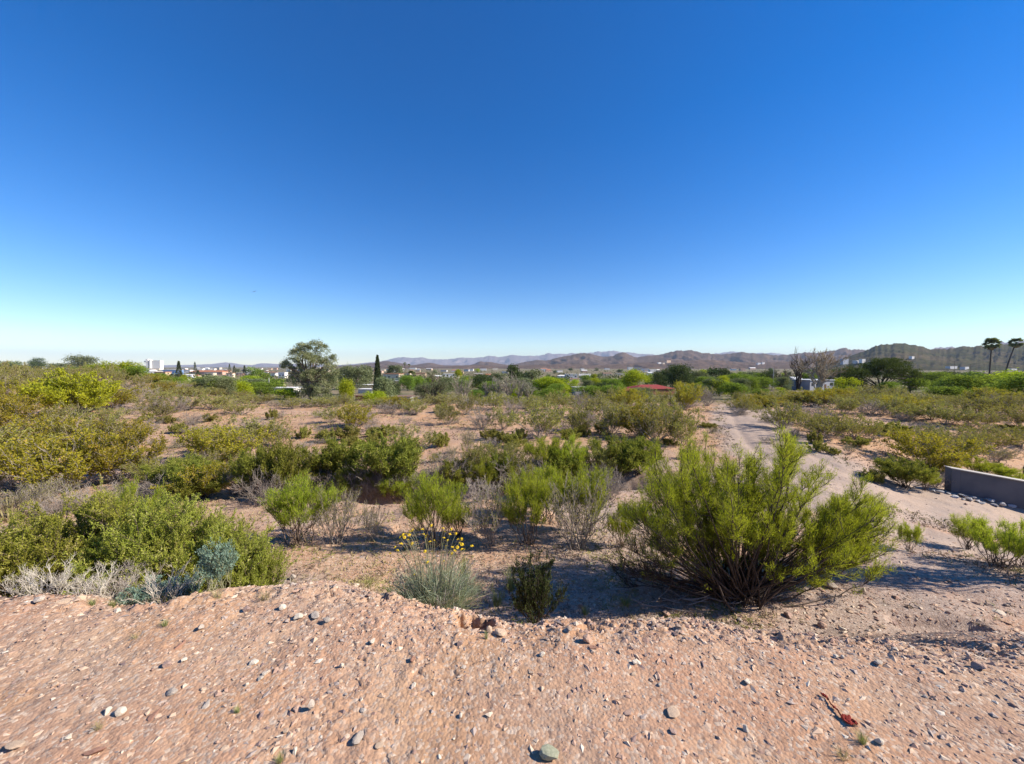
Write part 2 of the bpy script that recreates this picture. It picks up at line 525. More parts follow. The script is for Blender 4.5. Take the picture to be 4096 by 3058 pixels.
def surf(x, y):
    """height of the visible ground with its clods"""
    X, Y = np.atleast_1d(np.asarray(x, float)), np.atleast_1d(np.asarray(y, float))
    return G(X, Y) + micro(X, Y)

# ------------------------------------------------------------------ hills and mountains
def hill_material(name, ca, cb, cc, s1, s2, bump=1.0, bd=6.0):
    m, nt, out = new_mat(name)
    P = N(nt, 'ShaderNodeNewGeometry').outputs['Position']
    n1 = ramp(nt, noise_(nt, P, s1, 6, 0.62), 0.38, 0.62)
    n2 = ramp(nt, noise_(nt, P, s2, 5, 0.7), 0.45, 0.62)
    c = mixc(nt, n1, ca, cb)
    c = mixc(nt, math_(nt, 'MULTIPLY', n2, 0.75), c, cc)
    p = N(nt, 'ShaderNodeBsdfPrincipled', Roughness=1.0)
    p.inputs['Specular IOR Level'].default_value = 0.0
    L_(nt, c, p.inputs['Base Color'])
    b = N(nt, 'ShaderNodeBump', Strength=bump, Distance=bd)
    L_(nt, noise_(nt, P, s1 * 2.2, 9, 0.62), b.inputs['Height'])
    L_(nt, b.outputs[0], p.inputs['Normal'])
    L_(nt, p.outputs[0], out.inputs['Surface'])
    return m
M['mtn'] = hill_material('far_mountain_hazed_rock', (0.15, 0.12, 0.125), (0.21, 0.165, 0.16), (0.10, 0.09, 0.095), 0.0012, 0.006, 1.0, 60.0)  # purple tint puts some of the distance haze into the rock colour
M['hillb'] = hill_material('brown_hill_scrub', (0.10, 0.066, 0.05), (0.145, 0.095, 0.07), (0.045, 0.042, 0.028), 0.004, 0.03, 1.0, 18.0)
M['hillg'] = hill_material('green_hill_scrub', (0.10, 0.078, 0.048), (0.062, 0.062, 0.03), (0.028, 0.032, 0.016), 0.005, 0.035, 1.0, 14.0)

def ridge(name, pts, D, W, mat, seed, base=-20.0, rough=0.25, nx=220, ny=31, skew=0.6):
    """a range with a given skyline (photo columns and rows) standing D metres away, W metres deep"""
    Xs = np.linspace(pts[0][0], pts[-1][0], nx)
    px, py = zip(*pts)
    # smooth interpolation of the skyline
    Yl = np.interp(Xs, px, py)
    k = 2
    Yl = np.convolve(np.pad(Yl, k, mode='edge'), np.ones(2 * k + 1) / (2 * k + 1), 'valid')
    u = (Xs - 2048) / FPX
    H = CAMZ + (1465 - Yl) / FPX * D - base
    H = H * (1 + 0.07 * fbm(Xs / 23.0, Xs * 0 + seed, seed, 4) + 0.05 * fbm(Xs / 7.0, Xs * 0 + seed, seed + 3, 3))
    t = np.linspace(-1, 1, ny)
    T, I = np.meshgrid(t, np.arange(nx), indexing='ij')
    y = D + T * W
    x = u[I] * y
    prof = np.clip(np.where(T < 0, 1 + T, 1 - T), 0, 1)
    cap = prof ** 0.8 * np.minimum(1, y / D)
    prof = prof ** 1.25 * (1.35 - 0.35 * prof)
    rid = 1 - np.abs(fbm(x / (W * 0.16), y / (W * 0.45), seed + 7, 5)) * 1.5
    n = (rid - 0.7) * 1.6
    h = H[I] * np.clip(prof + rough * n * prof * (1 - prof) * 3.6, 0, cap)
    z = base - 8 + h + 8 * prof
    V = np.stack([x, y, z], -1).reshape(-1, 3)
    a, b = np.meshgrid(np.arange(ny - 1), np.arange(nx - 1), indexing='ij')
    F = np.stack([a * nx + b, a * nx + b + 1, (a + 1) * nx + b + 1, (a + 1) * nx + b], -1).reshape(-1, 4)
    o = obj(name, mesh_np(name, V, F, mat, smooth=True))
    return tag(o, kind='structure')

ridge('mountain_range', [(1240, 1468), (1340, 1462), (1440, 1455), (1480, 1450), (1530, 1446), (1570, 1434), (1620, 1430), (1650, 1434), (1680, 1429), (1720, 1437), (1780, 1440), (1840, 1432), (1880, 1432), (1920, 1430), (1960, 1424), (2000, 1431), (2048, 1420), (2080, 1426), (2150, 1422), (2200, 1414), (2260, 1418), (2330, 1412), (2400, 1408), (2460, 1406), (2510, 1411), (2560, 1416), (2620, 1420), (2700, 1425), (2800, 1425), (2880, 1412), (2930, 1406), (2990, 1413), (3050, 1414), (3100, 1414), (3160, 1424), (3260, 1430), (3500, 1440), (3650, 1466)], 16000, 3000, M['mtn'], 3, nx=420, ny=35, rough=0.5)
ridge('mountain_range', [(500, 1466), (640, 1462), (780, 1460), (840, 1458), (880, 1453), (900, 1450), (930, 1452), (960, 1458), (1010, 1462), (1040, 1454), (1070, 1455), (1110, 1457), (1200, 1456), (1300, 1460), (1400, 1468)], 14000, 1900, M['mtn'], 13, nx=200, ny=31)
ridge('mountain_range', [(3560, 1470), (3640, 1440), (3700, 1406), (3740, 1392), (3790, 1388), (3850, 1394), (3960, 1385), (4010, 1372), (4096, 1368), (4300, 1366), (4500, 1440)], 6800, 1500, M['mtn'], 17, nx=140, ny=25, rough=0.5)
ridge('brown_hills', [(1250, 1470), (1400, 1462), (1500, 1452), (1540, 1444), (1580, 1450), (1650, 1462), (1690, 1455), (1720, 1451), (1770, 1462), (1880, 1462), (1910, 1452), (1922, 1440), (1935, 1452), (1960, 1446), (1990, 1455), (2040, 1462), (2100, 1448), (2150, 1440), (2190, 1444), (2230, 1432), (2290, 1420), (2350, 1413), (2400, 1424), (2440, 1430), (2490, 1407), (2540, 1432), (2600, 1424), (2640, 1420), (2680, 1408), (2730, 1402), (2765, 1399), (2800, 1411), (2860, 1418), (2900, 1420), (2960, 1408), (3000, 1414), (3060, 1416), (3120, 1424), (3180, 1414), (3230, 1412), (3300, 1408), (3360, 1396), (3440, 1400), (3560, 1420), (3700, 1470)], 5200, 1500, M['hillb'], 23, base=-19, nx=420, ny=49, rough=0.55)
ridge('low_hills', [(1150, 1474), (1300, 1468), (1450, 1472), (1600, 1465), (1750, 1470), (1900, 1460), (2000, 1468), (2100, 1462), (2250, 1456), (2400, 1460), (2560, 1452), (2700, 1444), (2850, 1440), (3000, 1452), (3150, 1448), (3300, 1440), (3420, 1460), (3520, 1474)], 3300, 800, M['hillb'], 33, base=-18, nx=360, ny=41, rough=0.5)
ridge('green_hill', [(3230, 1478), (3330, 1450), (3400, 1425), (3460, 1400), (3500, 1385), (3540, 1376), (3570, 1373), (3610, 1376), (3660, 1384), (3720, 1396), (3770, 1400), (3830, 1390), (3900, 1385), (3970, 1378), (4030, 1380), (4096, 1378), (4300, 1365), (4500, 1372), (4900, 1440), (5200, 1475)], 2300, 950, M['hillg'], 43, base=-17, nx=360, ny=61, rough=0.32)

# ------------------------------------------------------------------ plant geometry
def tubes(P, r0, r1, sides, rng):
    """P (n,k,3) polylines -> verts, quads"""
    P = np.asarray(P, float)
    n, k, _ = P.shape
    T = np.empty_like(P)
    T[:, 1:-1] = P[:, 2:] - P[:, :-2]
    T[:, 0] = P[:, 1] - P[:, 0]
    T[:, -1] = P[:, -1] - P[:, -2]
    T /= np.linalg.norm(T, axis=-1, keepdims=True) + 1e-9
    ref = rng.normal(size=(n, 1, 3))
    a = np.cross(T, ref)
    a /= np.linalg.norm(a, axis=-1, keepdims=True) + 1e-9
    b = np.cross(T, a)
    t = np.linspace(0, 1, k)[None, :]
    rad = (np.asarray(r0).reshape(-1, 1) * (1 - t) + np.asarray(r1).reshape(-1, 1) * t)
    V = np.empty((n, k, sides, 3))
    for s in range(sides):
        th = 2 * math.pi * s / sides
        V[:, :, s] = P + (a * math.cos(th) + b * math.sin(th)) * rad[..., None]
    idx = np.arange(n * k * sides).reshape(n, k, sides)
    q = [np.stack([idx[:, :-1, s], idx[:, :-1, (s + 1) % sides], idx[:, 1:, (s + 1) % sides], idx[:, 1:, s]], -1).reshape(-1, 4) for s in range(sides)]
    return V.reshape(-1, 3), np.vstack(q)

def join(parts):
    Vs, Fs, b = [], [], 0
    for V, F in parts:
        Vs.append(V)
        Fs.append(F + b)
        b += len(V)
    return np.vstack(Vs), np.vstack(Fs)

def unit(v):
    return v / (np.linalg.norm(v, axis=-1, keepdims=True) + 1e-9)

def blades(P, D, Ln, Wd, rng, diamond=False):
    """one blade (triangle) or one leaf (diamond) each"""
    n = len(P)
    side = unit(np.cross(D, rng.normal(size=(n, 3)))) * (np.asarray(Wd) / 2).reshape(-1, 1)
    tip = P + D * np.asarray(Ln).reshape(-1, 1)
    if diamond:
        mid = P + D * (np.asarray(Ln) * 0.5).reshape(-1, 1)
        V = np.stack([P, mid + side, tip, mid - side], 1).reshape(-1, 3)
        return V, np.arange(n * 4).reshape(-1, 4)
    V = np.stack([P - side, P + side, tip], 1).reshape(-1, 3)
    return V, np.arange(n * 3).reshape(-1, 3)

def bez(p0, p1, p2, k):
    t = np.linspace(0, 1, k)[:, None]
    return (1 - t) ** 2 * p0 + 2 * (1 - t) * t * p1 + t ** 2 * p2

def grow(seed, H, W, nm=16, n2=6, n3=5, lpt=14, ll=0.05, lw=0.006, leafmin=0.3, dome=0.35, vase=0.5, upb=0.5, r0=0.012,
         diamond=False, spread=0.5, tipgather=0.0, l2=0.34, l3=0.15, wig=0.05, targets=None, kmain=7, twr=0.0016, base_r=0.06, flat=1.0, tmin=0.28, lsp=0.62):
    """a shrub: main stems, branchlets, twigs, and leaves on the twigs. Returns (stem V,F), (leaf V,F), tint"""
    rng = np.random.default_rng(seed)
    main, mr = [], []
    if targets is None:
        targets = []
        for i in range(nm):
            az = 2 * math.pi * (i + rng.uniform(-.4, .4)) / nm * 2.618
            rho = math.sqrt(rng.uniform(0.02, 1))
            z = H * (1 - dome * rho ** 2) * rng.uniform(0.72, 1.0)
            targets.append((np.array([rho * W / 2 * math.cos(az), rho * W / 2 * math.sin(az) * flat, z]), 1.0))
    for tp, lf in targets:
        b = np.array([rng.normal() * base_r, rng.normal() * base_r, -0.03])
        out = np.array([tp[0], tp[1], 0.0])
        ctrl = b + out * vase + np.array([0, 0, tp[2] * (1 - vase) * 0.9])
        pts = bez(b, ctrl, tp, kmain)
        pts[1:] += rng.normal(size=(kmain - 1, 3)) * wig * H * 0.35
        main.append(pts)
        mr.append(lf)
    main = np.array(main)
    c2, c2l = [], []
    for pts, lf in zip(main, mr):
        for j in range(n2):
            t = rng.uniform(tmin if rng.uniform() < 0.85 else 0.3, 1.0)
            f = t * (kmain - 1)
            i = min(int(f), kmain - 2)
            p = pts[i] + (pts[i + 1] - pts[i]) * (f - i)
            tan = unit(pts[i + 1] - pts[i])
            d = unit(tan + rng.normal(size=3) * spread + np.array([0, 0, upb * 0.6]))
            Ln = l2 * H * rng.uniform(0.5, 1.1) * (1.15 - 0.45 * t)
            e = p + d * Ln
            m = p + d * Ln * 0.5 + rng.normal(size=3) * Ln * 0.08 - np.array([0, 0, Ln * 0.06])
            c2.append(bez(p, m, e + np.array([0, 0, upb * Ln * 0.15]), 4))
            c2l.append(lf)
    c2 = np.array(c2)
    n = len(c2)
    # twigs, all at once
    tt = rng.uniform(0.2, 1.0, size=(n, n3))
    fi = np.minimum((tt * 3).astype(int), 2)
    ar = np.arange(n)[:, None]
    p = c2[ar, fi] + (c2[ar, fi + 1] - c2[ar, fi]) * (tt * 3 - fi)[..., None]
    tan = unit(c2[ar, fi + 1] - c2[ar, fi])
    d = unit(tan + rng.normal(size=(n, n3, 3)) * spread + np.array([0, 0, upb]))
    Ln = l3 * H * rng.uniform(0.5, 1.2, size=(n, n3))
    e = p + d * Ln[..., None]
    tw = np.stack([p, p + d * (Ln * 0.5)[..., None] + rng.normal(size=(n, n3, 3)) * (Ln * 0.06)[..., None], e], 2).reshape(-1, 3, 3)
    twl = np.repeat(np.array(c2l), n3)
    nz = np.array([m[1] for m in targets])
    parts = [tubes(main, np.full(len(main), r0) * rng.uniform(0.6, 1.25, len(main)), np.full(len(main), r0 * 0.22), 5, rng),
             tubes(c2, np.full(n, r0 * 0.36), np.full(n, max(r0 * 0.13, twr)), 4, rng),
             tubes(tw[:, ::2], np.full(len(tw), max(r0 * 0.13, twr)), np.full(len(tw), twr * 0.6), 3, rng)]
    st = join(parts)
    if lpt <= 0:
        return st, None, None
    # leaves
    keep = (tw[:, 2, 2] > leafmin * H + rng.normal(size=len(tw)) * 0.07 * H) & (rng.uniform(size=len(tw)) < twl)
    tw = tw[keep]
    m = len(tw)
    s = rng.uniform(0.05, 1.0, size=(m, lpt))
    s = s ** (1 - 0.5 * tipgather)
    lp = tw[:, None, 0] * (1 - s[..., None]) + tw[:, None, 2] * s[..., None]
    td = unit(tw[:, 2] - tw[:, 0])[:, None, :]
    ld = unit(td + rng.normal(size=(m, lpt, 3)) * lsp + np.array([0, 0, 0.15 * upb]))
    lp = lp + rng.normal(size=lp.shape) * ll * 0.35
    k = m * lpt
    base = np.repeat(rng.uniform(0, 0.75, size=m), lpt)
    ti = np.clip(base + rng.uniform(-0.1, 0.35, size=k), 0, 1)
    V, F = blades(lp.reshape(-1, 3), ld.reshape(-1, 3), ll * rng.uniform(0.6, 1.3, k), lw * rng.uniform(0.7, 1.3, k), rng, diamond)
    return st, (V, F), np.repeat(ti, 4 if diamond else 3)

SP = {}
SPCOUNT = {}
def species(key, n, name, leafmat, stemmat, parts=('stems', 'foliage'), **kw):
    out = []
    for i in range(n):
        st, lf, ti = grow(hash_str(key) + i * 101, **kw)
        sm = mesh_np(key + '_stems', st[0], st[1], M[stemmat], smooth=True)
        lm = mesh_np(key + '_foliage', lf[0], lf[1], M[leafmat], tint=ti) if lf else None
        out.append((sm, lm))
    SP[key] = dict(var=out, H=kw['H'], W=kw['W'], name=name, parts=parts)
def hash_str(s):
    h = 7
    for c in s:
        h = (h * 131 + ord(c)) % 1000003
    return h

species('broom', 4, 'desert_broom_bush', 'broom', 'stem', H=1.05, W=1.0, nm=20, n2=7, n3=6, lpt=20, ll=0.05, lw=0.0055, leafmin=0.40, vase=0.42, upb=1.1, r0=0.008, spread=0.4, tmin=0.45, lsp=0.35)
species('broom_mid', 4, 'desert_broom_bush', 'broom_dark', 'stem_dark', H=1.1, W=1.3, nm=22, n2=7, n3=6, lpt=16, ll=0.065, lw=0.018, leafmin=0.28, vase=0.5, upb=0.7, r0=0.011, spread=0.45)
species('creo_near', 3, 'creosote_bush', 'creosote', 'stem_grey', H=1.2, W=1.6, nm=22, n2=7, n3=6, lpt=14, ll=0.035, lw=0.016, leafmin=0.18, vase=0.5, upb=0.5, r0=0.010, spread=0.5, diamond=True)
species('creo', 5, 'creosote_bush', 'creosote', 'stem_grey', H=1.3, W=1.9, nm=20, n2=6, n3=5, lpt=8, ll=0.055, lw=0.026, leafmin=0.18, vase=0.55, upb=0.45, r0=0.012, spread=0.5, diamond=True, twr=0.003)
species('creo_y', 4, 'creosote_bush', 'creosote_yellow', 'stem_grey', H=1.3, W=1.9, nm=24, n2=7, n3=5, lpt=12, ll=0.055, lw=0.027, leafmin=0.14, vase=0.55, upb=0.4, r0=0.012, spread=0.5, diamond=True, twr=0.003)
species('palo', 2, 'palo_verde_shrub', 'paloverde', 'stem_green', H=2.0, W=2.6, nm=26, n2=8, n3=6, lpt=16, ll=0.09, lw=0.04, leafmin=0.15, vase=0.5, upb=0.4, r0=0.02, spread=0.5, diamond=True, twr=0.004)
species('dead', 4, 'dead_brush', 'creosote', 'stem_grey', H=0.8, W=1.3, nm=26, n2=8, n3=5, lpt=0, vase=0.6, upb=0.3, r0=0.008, spread=0.6, twr=0.003, wig=0.09)
species('dry', 3, 'dry_twig_bush', 'creosote', 'stem_grey', H=0.9, W=1.0, nm=22, n2=7, n3=5, lpt=2, ll=0.03, lw=0.012, leafmin=0.4, vase=0.45, upb=0.6, r0=0.008, spread=0.45, twr=0.0022, diamond=True)
species('salt', 3, 'saltbush', 'salt', 'stem', H=1.0, W=1.2, nm=38, n2=8, n3=6, lpt=44, ll=0.020, lw=0.008, leafmin=0.12, dome=0.5, vase=0.55, upb=0.5, r0=0.009, spread=0.6, l2=0.3)
species('blue', 2, 'blue_green_shrub', 'blue', 'stem_green', H=0.42, W=0.42, nm=24, n2=5, n3=4, lpt=11, ll=0.025, lw=0.008, leafmin=0.08, dome=0.3, vase=0.4, upb=0.7, r0=0.004, spread=0.4, diamond=True)
species('white', 4, 'bleached_dead_shrub', 'creosote', 'stem_white', H=0.6, W=0.75, nm=12, n2=6, n3=5, lpt=0, vase=0.5, upb=0.45, r0=0.0075, spread=0.45, twr=0.0019, wig=0.07, base_r=0.03)
species('dark', 1, 'shadowed_shrub', 'shadowleaf', 'stem_dark', H=0.5, W=0.6, nm=34, n2=6, n3=5, lpt=10, ll=0.017, lw=0.010, leafmin=0.06, dome=0.4, vase=0.4, upb=0.7, r0=0.004, spread=0.45, diamond=True)
species('low', 3, 'low_green_shrub', 'creosote', 'stem', H=0.4, W=0.9, nm=20, n2=6, n3=5, lpt=12, ll=0.04, lw=0.02, leafmin=0.1, dome=0.5, vase=0.6, upb=0.3, r0=0.006, spread=0.6, diamond=True)

def tuft(seed, H, W, n, wd, curl=0.4):
    rng = np.random.default_rng(seed)
    az = rng.uniform(0, 2 * math.pi, n)
    rr = np.sqrt(rng.uniform(0, 1, n)) * W * 0.18
    out = np.stack([np.cos(az), np.sin(az), np.zeros(n)], -1)
    b = out * rr[:, None]
    b[:, 2] -= 0.01
    L = H * rng.uniform(0.45, 1.0, n)
    ln = rng.uniform(0.1, 1.0, n) * W / 2
    m = b + out * (ln * 0.35)[:, None] + np.array([0, 0, 1]) * (L * 0.65)[:, None]
    e = b + out * ln[:, None] + np.array([0, 0, 1]) * (L * (1 - curl * rng.uniform(0, .5, n)))[:, None]
    s = unit(np.cross(out, rng.normal(size=(n, 3)) * 0.3 + np.array([0, 0, 1]))) * wd / 2
    V = np.stack([b - s, b + s, m + s * 0.7, m - s * 0.7, e], 1).reshape(-1, 3)
    i = np.arange(n) * 5
    F = [(a, a + 1, a + 2, a + 3) for a in i] + [(a + 3, a + 2, a + 4) for a in i]
    return V, F, np.repeat(rng.uniform(0, 1, n), 5)
for key, mt, H, W, n, wd in (('tuft_green', 'greengrass', 0.16, 0.2, 90, 0.004), ('tuft_dry', 'drygrass', 0.12, 0.2, 70, 0.003)):
    vs = []
    for i in range(3):
        V, F, ti = tuft(hash_str(key) + i, H, W, n, wd)
        vs.append((None, mesh_np(key, V, F, M[mt], tint=ti)))
    SP[key] = dict(var=vs, H=H, W=W, name='grass_tuft', parts=('stems', 'blades'))

# ------------------------------------------------------------------ labels that single things out
LM = [(20, 'the left edge'), (300, 'the bright palo verde'), (610, 'the white tower block'), (820, 'the long terracotta roof'), (1240, 'the big eucalyptus'), (1510, 'the tall cypress'),
      (1770, 'the thin forked tree'), (2050, 'the grey leafless trees'), (2330, 'the bright mesquites'), (2620, 'the red roof'), (3000, 'the gravel track'), (3240, 'the leafless trees'), (3540, 'the dark pine'), (3980, 'the palms')]
USED = {}
def where(X):
    i = min(range(len(LM)), key=lambda k: abs(LM[k][0] - X))
    dx = X - LM[i][0]
    return ('below ' if abs(dx) < 45 else 'left of ' if dx < 0 else 'right of ') + LM[i][1]
ORD = ['first', 'second', 'third', 'fourth', 'fifth', 'sixth', 'seventh', 'eighth', 'ninth', 'tenth', 'eleventh', 'twelfth', 'thirteenth', 'fourteenth', 'fifteenth', 'sixteenth']
PENDING = []
def later(o, label, X):
    o['label'] = label
    PENDING.append((o, label, X))
def settle_labels():
    d = {}
    for o, l, X in PENDING:
        d.setdefault(l, []).append((X, o))
    for l, v in d.items():
        if len(v) > 1:
            v.sort(key=lambda a: a[0])
            for i, (X, o) in enumerate(v):
                o['label'] = ('%s from left: ' % ORD[i] if i < len(ORD) else 'one among many: ') + l

def place(key, p, wm, hm, label, cat='bush', group=None, seed=0, X=None, rz=None, tilt=0.0, name=None, var=None):
    s = SP[key]
    SPCOUNT[key] = SPCOUNT.get(key, 0) + 1
    v = s['var'][(SPCOUNT[key] if var is None else var) % len(s['var'])]
    rng = random.Random(hash_str(key) + SPCOUNT[key] * 7919)
    if v[0] is None:                                   # a thing of one mesh
        o = obj(name or s['name'], v[1])
        root = o
    else:
        root = empty(name or s['name'])
        obj(s['parts'][0], v[0], root)
        if v[1]:
            tag(obj(s['parts'][1], v[1], root), kind='stuff')
    root.location = p
    root.rotation_euler = (0, tilt, rng.uniform(0, 6.28) if rz is None else rz)
    k = wm / s['W']
    root.scale = (k, k, hm / s['H'])
    tag(root, None, cat, group)
    if X is None:
        root['label'] = label
    else:
        later(root, label, X)
    return root

def bush(X, Y, wpx, hpx, key, label=None, group=None, dmin=3.0, cat='bush', rz=None):
    p = hit(X, Y, dmin)
    k = p.y / FPX
    if p.y < 60:
        p.z = float(surf(p.x, p.y)[0])
    if label:
        return place(key, p, wpx * k, hpx * k, label, cat, group, rz=rz)
    return place(key, p, wpx * k, hpx * k, auto_label(key, X, Y, p.y), cat, group, X=X, rz=rz)
TONE = {'broom': 'fresh green bush', 'broom_mid': 'dark green dense bush', 'creo': 'thin olive bush', 'creo_near': 'thin olive bush', 'creo_y': 'yellow-olive leafy bush', 'palo': 'bright yellow-green shrub',
        'dead': 'grey leafless brush', 'dry': 'grey twiggy bush', 'low': 'low olive shrub', 'salt': 'pale green dense bush', 'tuft_green': 'green grass tuft', 'tuft_dry': 'straw-coloured grass tuft'}
def auto_label(key, X, Y, d):
    zone = 'in the wash' if 7.5 < d < 11.5 and 600 < X < 2600 else 'on the left hillside' if X < 640 and d > 8 else 'on the near terrace' if d <= 7.5 else 'on the sandy rise' if d < 19 else 'along the far crest' if d < 45 else 'in the valley'
    if X > 2850 and 8 < d < 19:
        zone = 'beside the gravel track'
    return '%s %s, %s' % (TONE[key], zone, where(X))

# ------------------------------------------------------------------ the big broom bush in front
def px_local(X, Y, D, base):
    d = ray(X, Y)
    return np.array([d[0] / d[1] * D - base.x, D - base.y, CAMZ + d[2] / d[1] * D - base.z])
def hero_bush():
    base = hit(2950, 2388, 3.7)
    base.z = float(surf(base.x, base.y)[0])
    rng = np.random.default_rng(77)
    lobes = [(2570, 2000, 80, 6), (2650, 1930, 90, 9), (2720, 1860, 80, 9), (2780, 1800, 70, 8), (2640, 1840, 60, 4), (2900, 1860, 45, 4), (3010, 1830, 60, 6), (3160, 1790, 65, 8), (3180, 1770, 40, 4),
             (3270, 1860, 40, 3), (2980, 1960, 110, 10), (3120, 2000, 100, 9), (2850, 1970, 120, 12), (2930, 2050, 110, 9), (3060, 2080, 90, 7), (3380, 2010, 60, 6), (3440, 1975, 60, 8),
             (3510, 2030, 60, 8), (3470, 2090, 70, 7), (3545, 2070, 45, 6), (3520, 2140, 45, 4), (3300, 2080, 80, 5), (3230, 2030, 60, 4), (3480, 2210, 70, 5), (3400, 2190, 60, 4), (2760, 2060, 90, 7)]
    targets = []
    for X, Y, r, n in lobes:
        for i in range(n):
            a = rng.normal(size=2) * r * 0.46
            targets.append((px_local(X + a[0], Y + 38 + a[1], base.y + rng.normal() * 0.33, base), 1.0))
    for X, Y, r, n in [(2600, 2120, 70, 8), (2700, 2150, 80, 8), (2560, 2200, 60, 6), (2840, 2150, 70, 6), (3150, 2180, 60, 4)]:
        for i in range(n):
            a = rng.normal(size=2) * r * 0.6
            targets.append((px_local(X + a[0], Y + a[1], base.y + rng.normal() * 0.3, base), 0.22))
    for X, Y, r, n in [(2470, 2240, 40, 5), (2500, 2310, 35, 5), (2560, 2290, 30, 4), (2620, 2330, 30, 3)]:
        for i in range(n):
            a = rng.normal(size=2) * r * 0.6
            q = px_local(X + a[0], Y + a[1], base.y + rng.normal() * 0.2, base)
            q[2] = max(q[2], 0.05)
            targets.append((q, 0.03))
    st, lf, ti = grow(770, H=1.9, W=3.2, targets=targets, n2=8, n3=7, lpt=20, ll=0.042, lw=0.0038, leafmin=0.1, vase=0.5, upb=0.8, r0=0.0115, spread=0.55, l2=0.12, l3=0.068, tmin=0.66, lsp=0.45, wig=0.018, twr=0.0016, base_r=0.10, kmain=9)
    root = empty('desert_broom_bush', base)
    tag(root, 'very large bright green feathery bush with dark bare stems beside the lip of the bank', 'bush')
    obj('stems', mesh_np('hero_stems', st[0], st[1], M['stem_dark'], smooth=True), root)
    tag(obj('foliage', mesh_np('hero_foliage', lf[0], lf[1], M['broom'], tint=ti), root), kind='stuff')
    # broken grey twigs lying about its foot
    rng = np.random.default_rng(5)
    for i in range(30):
        X, Y = rng.uniform(2620, 3010), rng.uniform(2385, 2440)
        q = hit(X, Y, 2.0)
        L = rng.uniform(0.12, 0.45)
        a = rng.uniform(-0.7, 0.7) + (math.pi if rng.uniform() < .5 else 0)
        t = np.linspace(0, 1, 6)
        bend = rng.uniform(-0.25, 0.25) * L
        pts = np.stack([np.cos(a) * L * t - np.sin(a) * bend * t * (1 - t) * 4, np.sin(a) * L * t + np.cos(a) * bend * t * (1 - t) * 4, 0.02 + rng.uniform(0.05, 0.3) * L * t], -1)
        gy = surf(q.x + pts[:, 0], q.y + pts[:, 1]) - float(surf(q.x, q.y)[0])
        pts[:, 2] += gy
        V, F = tubes(pts[None], [rng.uniform(0.006, 0.010)], [0.003], 5, rng)
        o = obj('fallen_twig', mesh_np('fallen_twig', V, F, M['stem_grey'], smooth=True))
        o.location = (q.x, q.y, float(surf(q.x, q.y)[0]))
        tag(o, None, 'twig', 'dead twigs at the foot of the big bush')
        later(o, '%s grey dead twig %s the big bush' % ('long' if L > .3 else 'short', 'left under' if X < 2850 else 'right under'), X)
hero_bush()

